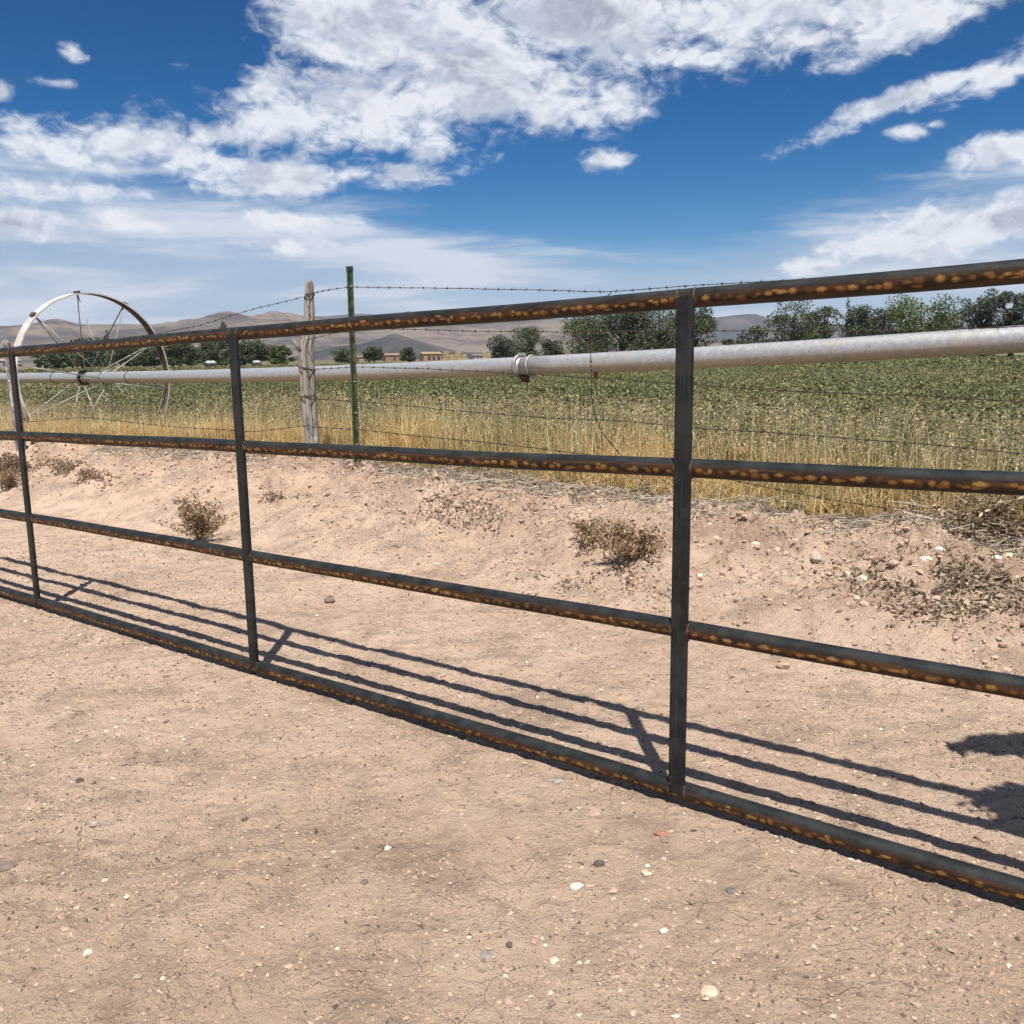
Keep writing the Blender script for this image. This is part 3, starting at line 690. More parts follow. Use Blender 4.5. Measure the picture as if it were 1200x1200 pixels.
for f, rr in ((.90, .050), (.495, .079), (.33, .076)):
    bm = bmesh.new(); cx = -.018 if f < .7 else .040
    for q in (0, .012):
        tube(bm, [(cx + rr * math.cos(a), rr * math.sin(a), hw * f + q + .02 * math.sin(a * 1.0 + f * 9)) for a in np.linspace(0, 2 * math.pi, 25)], .0035, 6, False)
    bm_obj('wire_wrap', bm, M_wire, wpost)
m, t, b = mat('pale_flaking_wood'); g = NT(t); o = g.objc()
mp_ = g.n('ShaderNodeMapping', {0: o, 3: (14, 14, 9)}).outputs[0]
c = g.mix(g.ramp(g.noise(mp_, 1, 5), .40, .6), (.15, .14, .135), (.33, .31, .29)); c = g.mix(g.ramp(g.noise(mp_, .9, 4, .5, 1), .60, .64), c, (.70, .69, .66))
g.l(c, b.inputs['Base Color']); b.inputs['Roughness'].default_value = .7; g.l(g.bump(g.noise(mp_, 2, 6), 1, .02), b.inputs['Normal']); M_pale = m
hl = height_to(LPo, 398)
lpost = wooden_post('wooden_post', LPo, hl, [(-.12, 0.0, .072), (0, .0, .070), (.3, -.006, .066), (.6, -.02, .060), (.9, -.045, .054), (1, -.05, .046)], 'pale flaking fence post behind the leftmost gate upright', 15, M_pale, .5)

def barbed(name_label, P, barb=.13, rad=.0027, cat='wire', sag=True):
    P = np.array(P); d = np.concatenate([[0], np.cumsum(np.linalg.norm(np.diff(P, axis=0), axis=1))]); n = max(12, int(d[-1] / .03))
    u = np.linspace(0, d[-1], n)
    # catmull-like smoothing of the bends
    Q_ = np.stack([np.interp(u, d, P[:, k]) for k in range(3)], 1)
    kk = np.ones(9) / 9
    for k in range(3):
        pad = np.pad(Q_[:, k], 4, mode='edge'); sm = np.convolve(pad, kk, 'valid'); sm[0] = Q_[0, k]; sm[-1] = Q_[-1, k]; Q_[:, k] = sm
    Q_[:, 2] += .005 * fbm(u, u * 0, 2.5, 3, int(abs(P[0, 2]) * 100) % 50)
    o = empty('barbed_wire', tuple(Q_[0])); O = Vector(Q_[0]); bm = bmesh.new()
    for ph in (0, math.pi):
        tube(bm, [Vector(p) - O + Vector((0, math.cos(uu * 60 + ph), math.sin(uu * 60 + ph))) * rad * .6 for p, uu in zip(Q_, u)], rad * .75, 5, False)
    bm_obj('strand', bm, M_wire, o)
    bm = bmesh.new(); x = barb * .5
    while x < d[-1]:
        c_ = Vector([np.interp(x, u, Q_[:, k]) for k in range(3)]) - O
        dv = Vector((random.uniform(-.3, .3), random.uniform(-1, 1), random.uniform(-1, 1))).normalized() * .016
        tube(bm, [c_ - dv, c_ + dv], .0016, 4, False)
        tube(bm, [c_ + Vector((.006, 0, 0)) - dv.cross(Vector((1, 0, 0))), c_ + Vector((.006, 0, 0)) + dv.cross(Vector((1, 0, 0)))], .0016, 4, False)
        tube(bm, [c_ - Vector((.008, 0, 0)), c_ + Vector((.008, 0, 0))], .0052, 5, False)
        x += barb
    bm_obj('barbs', bm, M_wire, o)['kind'] = 'stuff'
    tag(o, name_label, cat, 'barbed wire strands of the field fence'); return o
def fpts(lst): return [on_fence(*p) for p in lst]
wt = WP + np.array([.0, -.06, 0])
barbed('barbed wire running down left from the wooden post top', [WP + [0.0, -.06, hw * .90], *[on_fence(x, y, .1) for x, y in ((340, 352), (300, 361), (270, 370), (235, 381), (180, 392), (100, 401))], LPo + [-.06, -.05, hl * .93]])
barbed('topmost barbed wire strand right of the green post', [WP + [0.01, -.06, hw * .91], *fpts([(385, 340), (409, 336.5), (470, 337.5), (530, 338), (590, 339.5), (650, 340.5), (712, 342.5), (760, 339), (800, 335.5), (900, 330), (1040, 322), (1200, 312), (1420, 300)])])
barbed('second barbed wire strand lying across the white pipe', [WP + [0., -.08, hw * .66], *fpts([(420, 384), (480, 386), (560, 388), (650, 389), (760, 388), (900, 388), (1000, 387.5), (1100, 387), (1150, 385), (1200, 382.5), (1400, 372)])])
barbed('third barbed wire strand in front of the green field', [WP + [0., -.09, hw * .495], *fpts([(420, 430), (520, 433), (700, 443), (820, 451), (900, 457), (1000, 461), (1100, 465), (1200, 471), (1400, 481)])])
barbed('fourth barbed wire strand where green crop meets straw', [WP + [0., -.09, hw * .33], *fpts([(417, 470), (520, 480), (640, 490), (720, 492), (820, 502), (930, 509), (1050, 518), (1200, 531), (1400, 545)])])
barbed('lowest barbed wire strand running through the dry grass', [WP + [0., -.09, hw * .17], *fpts([(417, 503), (500, 512), (560, 517), (640, 527), (730, 538), (830, 557), (960, 583), (1060, 599), (1200, 622), (1400, 650)])])
bw = barbed('broken barbed wire hanging down from the top strand over the pipe', fpts([(716, 342), (703, 356), (695, 376), (692, 392), (692, 415), (693, 440), (693, 468), (697, 492), (708, 512), (726, 531), (744, 553), (762, 574), (770, 588)]), barb=.07, rad=.0038)
barbed('last barbed wire strand between the flaking post and wooden post', [LPo + [0, -.06, hl * .25], *[on_fence(x, y, .1) for x, y in ((100, 489), (200, 500), (300, 506))], WP + [0, -.09, hw * .18]])
M_clip = simple_mat('bright_clip', (.4, .4, .38), .4, .1, 5, .6)
bm = bmesh.new(); tube(bm, [TM @ Vector((.036 * math.cos(a), -.006 + .022 * math.sin(a), 0)) for a in np.linspace(0, 2 * math.pi, 13)], .0028, 5, False); clip = bm_obj('wire_clip', bm, M_clip, tpost)
for i, z_ in enumerate((.11, .27, .43, .70, .905)):
    q = clip if i == 0 else clip.copy()
    if i: COL.objects.link(q); q.parent = tpost
    q.location = lean * (ht * z_)

# ------------------------------------------------------------------ vegetation generators
def blades(root, h, w, lean_amt, c0, c1, droop=.3, segs=2):
    n = len(root); a = rng.uniform(0, 2 * np.pi, n); ln = np.abs(rng.normal(0, lean_amt, n))
    d = np.stack([np.cos(a), np.sin(a), np.zeros(n)], 1)
    fa = rng.uniform(0, np.pi, n); wd = np.stack([np.cos(fa), np.sin(fa), np.zeros(n)], 1) * (w * .5)[:, None]
    z = np.zeros((n, 3)); z[:, 2] = 1
    mid = root + z * (h * .55)[:, None] + d * (h * ln * .35)[:, None]
    tip = root + z * (h * (1 - droop * ln))[:, None] + d * (h * ln * 1.1)[:, None]
    V = np.stack([root - wd, root + wd, mid - wd * .8, mid + wd * .8, tip], 1).reshape(-1, 3)
    b_ = np.arange(n)[:, None] * 5
    F_ = np.concatenate([b_ + [0, 1, 3], b_ + [0, 3, 2], b_ + [2, 3, 4]], 0)
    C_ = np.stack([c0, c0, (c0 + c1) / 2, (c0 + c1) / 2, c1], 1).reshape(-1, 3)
    return V, F_, C_
def quads(c, sz, col, up=.4, asp=.55):
    """random leaf rhombi around centres c"""
    n = len(c); nrm = rng.normal(0, 1, (n, 3)); nrm[:, 2] = np.abs(nrm[:, 2]) + up; nrm /= np.linalg.norm(nrm, axis=1)[:, None]
    a = rng.normal(0, 1, (n, 3)); a -= nrm * (a * nrm).sum(1)[:, None]; a /= np.linalg.norm(a, axis=1)[:, None]; b2 = np.cross(nrm, a)
    s_ = np.asarray(sz)[:, None] if hasattr(sz, '__len__') else sz
    V = np.stack([c - a * s_, c + b2 * s_ * asp, c + a * s_, c - b2 * s_ * asp], 1).reshape(-1, 3)
    F_ = np.arange(n * 4).reshape(n, 4); C_ = np.repeat(col, 4, 0)
    return V, F_, C_
def pal(n, cols, jit=.15, p=None):
    c = np.array(cols)[rng.choice(len(cols), n, p=p)]; return np.clip(c * (1 + rng.normal(0, jit, (n, 1))) * (1 + rng.normal(0, .04, (n, 3))), .005, 1)
def merge(parts):
    V, F_, C_ = [], [], []; k = 0
    for v, f, c in parts: V.append(v); F_.append(f + k); C_.append(c); k += len(v)
    return np.concatenate(V), np.concatenate(F_), np.concatenate(C_)
STRAW = [(.78, .57, .25), (.84, .66, .34), (.66, .45, .17), (.88, .77, .50), (.46, .30, .12)]
GRN = [(.115, .130, .055), (.150, .160, .072), (.075, .090, .040), (.205, .205, .10)]
def scatter(n, t0, t1, s0, s1, tpow=1.):
    t_ = t0 + (t1 - t0) * rng.random(n) ** tpow; s_ = s0 + (s1 - s0) * rng.random(n); return t_, s_
# dry grass strip along the fence
def ground_pts(t_, s_, fine=False):
    x, y = xy(t_, s_); return np.stack([x, y, hgt(x, y, fine)], 1)
n = 175000
t_, s_ = scatter(n, -4, 17, 0, 1, 1.15); e_ = edge_s(t_)
s_ = e_ - .02 + 2.3 * s_ ** 1.2
P = ground_pts(t_, s_)
dens = fbm(P[:, 0], P[:, 1], 1.6, 3, 200) + .25 * fbm(P[:, 0], P[:, 1], 6, 2, 210)
keep = (dens > -.28 + .25 * rng.random(n) * (t_ < 1.5) * (s_ - e_ > .3)) & ((s_ - e_ > .08) | (rng.random(n) < .35))
# fewer straw blades at the right where green crop reaches the bank
keep &= ~((t_ < .2) & (rng.random(n) < .30 + .25 * (s_ - e_ > .4)))
P, t_, s_, e_ = P[keep], t_[keep], s_[keep], e_[keep]; n = len(P)
hmod = np.clip(.82 + 1.1 * fbm(P[:, 0], P[:, 1], 1.2, 3, 220), .35, 1.35)
h_ = rng.uniform(.18, .56, n) * (1 - .5 * sst(7.6, 9.2, t_)) * hmod * (.45 + .55 * sst(0, .4, s_ - e_)) * (1 + .0 * t_)
isg = rng.random(n) < np.clip(.04 + .25 * sst(.8, 1.8, s_ - e_) + .35 * (fbm(P[:, 0], P[:, 1], .8, 2, 230) > .2) + .45 * (1 - sst(-.9, .4, t_)), 0, .9)
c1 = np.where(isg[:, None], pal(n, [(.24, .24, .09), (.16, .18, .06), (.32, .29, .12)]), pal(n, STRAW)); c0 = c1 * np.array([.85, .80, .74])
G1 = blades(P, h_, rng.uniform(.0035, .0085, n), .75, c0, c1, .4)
# seed stalks
ns = 7000; t_, s_ = scatter(ns, -4, 16, 0, 1, 1.1); s_ = edge_s(t_) + .1 + 3.2 * s_ ** 1.7; Ps = ground_pts(t_, s_)
hs_ = rng.uniform(.38, .72, ns) * (1 - .4 * sst(7.6, 9.2, t_)); cs = pal(ns, [(.70, .56, .30), (.78, .66, .42), (.52, .40, .19)])
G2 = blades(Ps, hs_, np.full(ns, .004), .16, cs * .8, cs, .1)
tips = G2[0].reshape(-1, 5, 3)[:, 4]
hd = []
for k in range(6):
    cc_ = tips + rng.normal(0, .008, (ns, 3)) - np.array([0, 0, 1]) * (k * .018); hd.append(cc_)
hd = np.concatenate(hd); H1 = quads(hd, rng.uniform(.006, .014, len(hd)), np.tile(cs, (6, 1)) * 1.0, -.4, .3)
tri = lambda q: (q[0], np.concatenate([q[1][:, [0, 1, 2]], q[1][:, [0, 2, 3]]]), q[2])
V, F_, C_ = merge([G1, G2, tri(H1)])
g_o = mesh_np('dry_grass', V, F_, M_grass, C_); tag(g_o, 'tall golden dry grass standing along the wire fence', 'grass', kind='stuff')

# green crop behind
def crop(n, t0, t1, s0, s1, hgt_, sz0, sz1, seed, ragged=False, polar=None):
    if polar:
        r = np.sqrt(rng.uniform(polar[0] ** 2, polar[1] ** 2, n)); a = rng.uniform(polar[2], polar[3], n); x, y = r * np.sin(a), r * np.cos(a)
        t_, s_ = ts(x, y); k = s_ > s0; x, y, s_, t_ = x[k], y[k], s_[k], t_[k]
    else:
        t_, s_ = scatter(n, t0, t1, s0, s1); x, y = xy(t_, s_)
        if ragged:
            e_ = edge_s(t_); lim = e_ + 1.45 + .9 * fbm(x, y, .8, 3, 300) - 1.15 * (1 - sst(-.9, 1.0, t_)) + 1.1 * sst(7.6, 9.2, t_); k = (s_ > lim) | ((rng.random(len(t_)) < .05) & (s_ > e_ + .3)); x, y, s_, t_ = x[k], y[k], s_[k], t_[k]
    n = len(x); z = hgt(x, y, False)
    tuft = vnoise(x * 3.1, y * 3.1, seed) + .5 * vnoise(x * 8, y * 8, seed + 1)
    big_ = fbm(x, y, .22, 3, seed + 3)
    top = hgt_ * (.78 + .42 * tuft + .35 * big_)
    zz = z + top * (1 - rng.random(n) ** 1.9 * .95)
    fl = fbm(x, y, .5, 4, seed + 9) + .3 * fbm(x, y, .09, 2, seed + 12)
    isy = rng.random(n) < np.clip(.07 + 1.7 * (fl - .06), .02, .75)
    col = np.where(isy[:, None], pal(n, [(.27, .235, .105), (.34, .28, .135), (.21, .20, .09)], .18), pal(n, GRN, .22))
    return quads(np.stack([x, y, zz], 1), rng.uniform(sz0, sz1, n), col, .3)
A1 = crop(165000, -5, 15, 3.2, 12, .47, .010, .022, 400, True)
A2 = crop(120000, -15, 40, 11, 40, .47, .03, .06, 420)
A2b = crop(60000, 0, 0, 20, 0, .47, .045, .085, 425, polar=(25, 75, -.66, .66))
A3 = crop(70000, 0, 0, 35, 0, .48, .10, .22, 440, polar=(70, 185, -.68, .68))
n0 = 15000; t_, s_ = scatter(n0, -3.6, .5, 0, 1); s_ = edge_s(t_) + .02 + 1.6 * s_; x, y = xy(t_, s_); k = fbm(x, y, 1.4, 3, 470) + .30 * (t_ < -.5) > rng.uniform(-.1, .35, n0); x, y, s_, t_ = x[k], y[k], s_[k], t_[k]; n0 = len(x)
zz = hgt(x, y, False) + rng.random(n0) ** .7 * (.26 + .25 * sst(0, .4, s_ - edge_s(t_))) * (1 + fbm(x, y, 2.2, 2, 480))
A0 = quads(np.stack([x, y, zz], 1), rng.uniform(.010, .024, n0), pal(n0, GRN + [(.26, .24, .11), (.19, .22, .08)], .22), .2)
V, F_, C_ = merge([A0, A1, A2, A2b, A3])
a_o = mesh_np('alfalfa_crop', V, F_, M_leaf, C_); tag(a_o, 'green leafy alfalfa crop spreading back over the field', 'crop', kind='stuff')
# upright crop stems near the fence
n = 24000; t_, s_ = scatter(n, -4, 15, 3.9, 13.0); x, y = xy(t_, s_); k = s_ > edge_s(t_) + .8; P = ground_pts(t_[k], s_[k]); n = len(P)
cs = np.where((rng.random(n) < .4)[:, None], pal(n, STRAW), pal(n, [(.12, .15, .05), (.17, .19, .08)]))
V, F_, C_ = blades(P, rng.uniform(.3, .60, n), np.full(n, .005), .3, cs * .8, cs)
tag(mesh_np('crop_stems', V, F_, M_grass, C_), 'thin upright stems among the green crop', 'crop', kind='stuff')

# straw litter and small debris on the bank
def sticks(P, ln, rad, col, zr=.25):
    n = len(P); a = rng.uniform(0, 2 * np.pi, n); el_ = rng.normal(0, zr, n)
    d = np.stack([np.cos(a) * np.cos(el_), np.sin(a) * np.cos(el_), np.sin(el_)], 1) * (ln / 2)[:, None]
    side_ = np.stack([-np.sin(a), np.cos(a), np.zeros(n)], 1) * rad[:, None]; upz = np.zeros((n, 3)); upz[:, 2] = rad * 1.5
    V = np.stack([P - d - side_, P - d + side_, P - d + upz, P + d - side_, P + d + side_, P + d + upz], 1).reshape(-1, 3)
    b_ = np.arange(n)[:, None] * 6; F_ = np.concatenate([b_ + f for f in ([0, 3, 5], [0, 5, 2], [1, 2, 5], [1, 5, 4])]); return V, F_, np.repeat(col, 6, 0)
n = 9000; t_, s_ = scatter(n, -3.5, 13.5, 0, 1); s_ = edge_s(t_) + rng.normal(-.02, .13, n); x, y = xy(t_, s_)
k = fbm(x, y, 1.1, 3, 500) > -.12 + .0 * x; x, y = x[k], y[k]; n = len(x)
P = np.stack([x, y, hgt(x, y) + rng.uniform(.002, .03, n)], 1)
st1 = sticks(P, rng.uniform(.05, .28, n), rng.uniform(.0012, .003, n), pal(n, [(.30, .27, .23), (.22, .19, .16), (.42, .36, .27), (.15, .115, .09)], .2), .18)
n = 3800; t_, s_ = scatter(n, -2, 8, -1.9, 2.9); x, y = xy(t_, s_); P = np.stack([x, y, hgt(x, y) + .002], 1)
k = fbm(x, y, .9, 3, 520) > .0; P = P[k]; n = len(P)
st2 = sticks(P, rng.uniform(.008, .04, n), rng.uniform(.0007, .0016, n), pal(n, [(.55, .45, .30), (.20, .14, .10), (.34, .25, .16)], .2), .12)
V, F_, C_ = merge([st1, st2])
tag(mesh_np('straw_litter', V, F_, M_deadleaf, C_), 'grey straw and broken stalks littering the bank edge', 'litter', kind='stuff')

# piles of dead leaves at the right and dark brush on the bank
def leaf_pile(name, cx, cy, rx, ry, n, hh, label, cols):
    c0_ = ground_hit(cx, cy); cx_, cy_ = c0_[0], c0_[1]
    tt = rng.normal(0, .42, n) * rx; ss = rng.normal(0, .42, n) * ry; r = np.minimum(1, np.hypot(tt / rx, ss / ry))
    x = cx_ + D2[0] * tt + NN[0] * ss; y = cy_ + D2[1] * tt + NN[1] * ss
    k = fbm(x, y, 4, 4, 600, .7) > rng.uniform(-.35, .12, n); x, y, r = x[k], y[k], r[k]; n = len(x)
    z = hgt(x, y) + rng.random(n) * hh * (1 - r ** 2) * (1 + 2 * fbm(x, y, 5, 2, 610)) + .004
    q = tri(quads(np.stack([x, y, z], 1), rng.uniform(.007, .024, n), pal(n, cols, .25), -.1, .4))
    m_ = n // 4; P_ = np.stack([x[:m_], y[:m_], z[:m_] + .004], 1)
    s2 = sticks(P_, rng.uniform(.03, .11, m_), rng.uniform(.001, .0022, m_), pal(m_, cols, .25), .35)
    V, F_, C_ = merge([q, s2]); return tag(mesh_np(name, V, F_, M_deadleaf, C_), label, 'dead leaves', kind='stuff')
DEAD = [(.22, .155, .105), (.13, .09, .065), (.36, .27, .19), (.50, .41, .30), (.17, .12, .085)]
leaf_pile('leaf_litter', 1118, 690, .62, .34, 3600, .05, 'dark pile of dead leaves on the bank slope at the right edge', DEAD)
leaf_pile('leaf_litter', 1165, 622, .70, .30, 7000, .24, 'tangled brown leaves piled under the crop at the right edge', DEAD + [(.30, .22, .10)])
leaf_pile('leaf_litter', 540, 597, 1.0, .30, 1500, .012, 'thin scatter of dark litter on the clods at mid bank', DEAD)
leaf_pile('brush_litter', 10, 556, .55, .25, 2500, .12, 'brown dead brush at the left edge of the bank', [(.20, .13, .08), (.28, .19, .12), (.12, .08, .05)])
leaf_pile('brush_litter', 88, 552, 1.1, .16, 2200, .05, 'low line of brown brush behind the left upright', [(.24, .16, .10), (.32, .22, .14), (.14, .09, .06)])
leaf_pile('leaf_litter', 700, 690, .6, .12, 350, .01, 'few dark dead leaves lying on the lane left of the near upright', DEAD)
leaf_pile('leaf_litter', 330, 585, .35, .12, 700, .03, 'dark litter on the bank right of the left weed', DEAD)

# standing dead weeds
def weed(px, py, w, h, nst, label, cols, curl=1., seed=1, spread=1.0):
    r = random.Random(seed); b0 = ground_hit(px, py); root = empty('dead_weed', tuple(b0)); tag(root, label, 'weed')
    bm = bmesh.new(); lc = []
    for i in range(nst):
        a = r.uniform(0, 2 * math.pi); L_ = h * r.uniform(.55, 1.0); out = w / 2 * r.uniform(.1, 1.0) * spread
        if out > w * .35: L_ *= .75
        p = [Vector((math.cos(a) * out * f ** 1.3, math.sin(a) * out * f ** 1.3, L_ * (f - .10 * f * f) - .01 * (f == 0))) + Vector((r.gauss(0, .006), r.gauss(0, .006), 0)) * (f > 0) for f in np.linspace(0, 1, 6)]
        tube(bm, p, [.0036, .003, .0026, .0022, .0018, .001], 5)
        for j in range(2, 6):
            for _ in range(3):
                a2 = r.uniform(0, 2 * math.pi); q = p[j] + Vector((math.cos(a2) * .045, math.sin(a2) * .045, r.uniform(0, .05))) * curl
                tube(bm, [p[j], (p[j] + q) / 2 + Vector((0, 0, .006)), q], [.0016, .0012, .0008], 4)
                lc += [q + Vector((r.gauss(0, .010), r.gauss(0, .010), r.gauss(0, .013))) for _ in range(5)]
            lc += [p[j] + Vector((r.gauss(0, .010), r.gauss(0, .010), r.gauss(0, .016))) for _ in range(8)]
    bm_obj('stems', bm, simple_mat('dead_stem', (.20, .14, .09), .9), root)
    lc = np.array(lc); V, F_, C_ = quads(lc, rng.uniform(.006, .019, len(lc)), pal(len(lc), cols, .25), -.3, .42)
    lf = mesh_np('dead_leaves', V, F_, M_deadleaf, C_, parent=root); lf['kind'] = 'stuff'
    return root
BR = [(.36, .25, .15), (.26, .17, .10), (.48, .36, .22), (.15, .10, .06)]
weed(233, 636, .58, .40, 34, 'upright dead brown weed on the lane behind the second rail', BR, 1, 3)
weed(738, 655, .52, .19, 24, 'low bushy dead weed left of the nearest gate upright', BR, 1, 5)
weed(690, 636, .30, .13, 9, 'sparse twiggy dead weed touching the bushy one', BR, 1.2, 7)
weed(12, 572, .35, .22, 14, 'dead brown weed at the left edge of the photo', BR, 1, 9)
for i, (px, py, lab) in enumerate([(465, 640, 'small dry twig lying on the lane at the centre'), (98, 835, 'tiny dead sprig on the near lane at left'), (300, 560, 'dead sprig on the clods beside the second upright'), (450, 995, 'small dry stalk in the near lane below centre')]):
    b0 = ground_hit(px, py); r = random.Random(40 + i); bm = bmesh.new()
    for k in range(5):
        a = r.uniform(0, 6.3); q = [Vector((0, 0, .004))]
        for j in range(4): a += r.gauss(0, .5); q.append(q[-1] + Vector((math.cos(a) * .03, math.sin(a) * .03, r.uniform(-.002, .012))))
        tube(bm, q, [.002, .0018, .0014, .001, .0006], 5)
    o = bm_obj('dry_twig', bm, simple_mat('twig', (.16, .11, .075), .9)); o.location = tuple(b0); o.scale = (.6, .6, .6) if i != 0 else (1.3, 1.3, 1); tag(o, lab, 'twig', 'twigs on the lane')

# ------------------------------------------------------------------ stones
ICO = bmesh.new(); bmesh.ops.create_icosphere(ICO, subdivisions=2, radius=1); ICOV = np.array([v.co[:] for v in ICO.verts]); ICOF = np.array([[v.index for v in f.verts] for f in ICO.faces]); ICO.free()
def stone(px, py, w, d, h, col, label, seed, name='stone'):
    b0 = ground_hit(px, py); dist = np.linalg.norm(b0 - [0, 0, HC]); k = dist / FPX
    W_, D_, H_ = w * k / 2, d * k / 2, h * k / 2
    V = ICOV.copy(); rs_ = np.random.default_rng(seed)
    for _ in range(9):        # knock facets off
        nn = rs_.normal(0, 1, 3); nn /= np.linalg.norm(nn); c_ = rs_.uniform(.62, .9); dd = V @ nn - c_; V = np.where(dd[:, None] > 0, V - dd[:, None] * nn, V)
    V *= 1 + .05 * rs_.normal(0, 1, (len(V), 1)); V *= [W_, D_, H_]
    a = rs_.uniform(-.5, .5); ca, sa = math.cos(a), math.sin(a); V = np.stack([V[:, 0] * ca - V[:, 1] * sa, V[:, 0] * sa + V[:, 1] * ca, V[:, 2]], 1)
    o = mesh_np(name, V, ICOF, simple_mat('stone_surface', col, .85, .18, 60, 0, .001, 300)); o.location = (b0[0], b0[1], b0[2] + H_ * .45)
    return tag(o, label, 'stone' if name == 'stone' else 'dirt clod')
CR, WH, GY, DK, BN, RD = (.58, .49, .37), (.66, .60, .50), (.25, .23, .22), (.10, .085, .075), (.33, .22, .155), (.36, .16, .11)
stones = [
 (1100, 647, 17, 12, 9, WH, 'bright white stone on the bank under the right end of the crop'), (1084, 657, 15, 10, 8, WH, 'white stone just left and below the brightest bank stone'),
 (957, 657, 13, 12, 12, (.45, .38, .31), 'squarish beige grey stone on the bank right of the near upright'), (1010, 681, 14, 12, 10, CR, 'cream wedge stone above the leaf pile'),
 (1168, 656, 12, 9, 8, WH, 'white stone left of a pair near the right edge of the bank'), (1181, 653, 13, 9, 7, CR, 'cream stone right of a pair near the right edge of the bank'),
 (1115, 672, 15, 9, 8, (.40, .30, .25), 'pinkish grey stone beside the leaf pile'), (1122, 748, 12, 10, 9, BN, 'brown stone alone on the lane at right'),
 (775, 979, 17, 11, 9, RD, 'small brick red stone just below the bottom rail'), (698, 953, 16, 24, 3, (.42, .29, .22), 'flat pinkish slab sunk in the lane below the bottom rail'),
 (676, 1040, 17, 12, 6, WH, 'pale cream chip lying in the middle foreground'), (759, 1023, 15, 14, 4, (.60, .47, .34), 'flat buff chip right of the pale cream one'),
 (831, 1164, 20, 18, 7, (.56, .45, .31), 'large flat tan stone at the bottom of the photo'), (568, 1121, 16, 18, 5, GY, 'round grey stone half buried near the bottom centre'),
 (596, 1109, 10, 10, 7, DK, 'small dark pebble beside the half buried grey stone'), (702, 1014, 13, 10, 8, DK, 'almost black chip in the gravelly middle foreground'),
 (856, 1045, 11, 12, 7, (.14, .13, .14), 'dark grey pebble in the right foreground'), (387, 706, 15, 13, 12, (.19, .13, .095), 'dark brown clod on the lane between two uprights'),
 (110, 967, 12, 9, 8, (.34, .30, .27), 'grey stone in the left foreground'), (94, 916, 10, 7, 7, DK, 'dark pebble above the grey left foreground stone'),
 (8, 1019, 22, 16, 10, (.20, .15, .12), 'dark lump at the left edge of the foreground'), (104, 1118, 11, 12, 8, (.68, .66, .52), 'whitish pebble near the bottom left'),
 (653, 916, 18, 10, 4, (.30, .27, .25), 'flat grey chip beside the bottom rail'), (896, 828, 19, 10, 7, BN, 'flat brown stone beyond the nearest shadow lines'),
 (918, 782, 18, 14, 10, (.40, .28, .20), 'rounded tan lump half sunk on the lane at right'), (1149, 985, 15, 12, 10, (.36, .25, .18), 'tan stone between two rail shadows at right'),
 (454, 996, 10, 8, 7, WH, 'tiny white stone beside the dry stalk'), (650, 1128, 11, 11, 8, CR, 'cream pebble near the bottom centre'),
 (778, 1092, 11, 9, 6, WH, 'white chip below the gravelly patch at right of centre'), (288, 962, 9, 7, 6, DK, 'small dark pebble in the left foreground'),
 (385, 1036, 11, 10, 8, (.24, .17, .12), 'brown lump in the lower left foreground'), (427, 1036, 9, 9, 8, (.16, .13, .115), 'dark lump just right of the brown one'),
 (885, 640, 12, 9, 8, CR, 'cream stone on the bank close right of the near upright'), (1004, 702, 10, 7, 6, CR, 'small buff stone below the cream wedge'),
 (820, 676, 10, 8, 6, WH, 'pale stone touching the near upright on its right'), (1046, 662, 14, 12, 9, (.42, .31, .24), 'pink brown lump on the bank below the straw')]
for i, a in enumerate(stones): stone(*a, seed=100 + i)

# gravel, chips and clods in bulk
OCT = np.array([[1, 0, 0], [-1, 0, 0], [0, 1, 0], [0, -1, 0], [0, 0, 1], [0, 0, -1.]]); OF = np.array([[0, 2, 4], [2, 1, 4], [1, 3, 4], [3, 0, 4], [2, 0, 5], [1, 2, 5], [3, 1, 5], [0, 3, 5]])
def bulk(P, sz, flat, col, V0=OCT, F0=OF, jit=.28):
    n = len(P); nv = len(V0); V = V0[None] * (1 + rng.uniform(-jit, jit, (n, nv, 1))) + rng.uniform(-jit, jit, (n, nv, 3)) * .5
    V = V * sz[:, None, None] * np.stack([rng.uniform(.7, 1.3, n), rng.uniform(.6, 1.1, n), flat], 1)[:, None, :]
    a = rng.uniform(0, 6.3, n); ca, sa = np.cos(a)[:, None], np.sin(a)[:, None]
    V = np.stack([V[..., 0] * ca - V[..., 1] * sa, V[..., 0] * sa + V[..., 1] * ca, V[..., 2]], 2) + P[:, None, :]
    F_ = (F0[None] + (np.arange(n) * nv)[:, None, None]).reshape(-1, 3); return V.reshape(-1, 3), F_, np.repeat(col, nv, 0)
def crumbs(P, sz, flat, col):
    V0 = np.array([[1, 0, 0], [0, 1, 0], [-1, 0, 0], [0, -1, 0], [.1, .1, 1.]]); F0 = np.array([[0, 1, 4], [1, 2, 4], [2, 3, 4], [3, 0, 4]]); return bulk(P, sz, flat, col, V0, F0, .35)
n = 190000; x = rng.uniform(-1, 1, n); y = 1.35 + 6.4 * rng.random(n) ** 1.2; x = x * (.62 * y + .3)
t_, s_ = ts(x, y); dn_ = fbm(x, y, 1.7, 4, 740, .6); k = (s_ < edge_s(t_) - .1) & (dn_ > rng.uniform(-.5, .28, n)); x, y = x[k], y[k]; n = len(x)
sz = (.0014 + .0050 * rng.random(n) ** 3.5) * (.8 + .13 * y); P = np.stack([x, y, hgt(x, y) - sz * .1], 1)
V, F_, C_ = crumbs(P, sz, rng.uniform(.6, 1.3, n), pal(n, [(.46, .335, .245), (.50, .37, .275), (.40, .29, .215), (.26, .185, .14), (.15, .11, .085)], .08, [.34, .16, .24, .15, .11]))
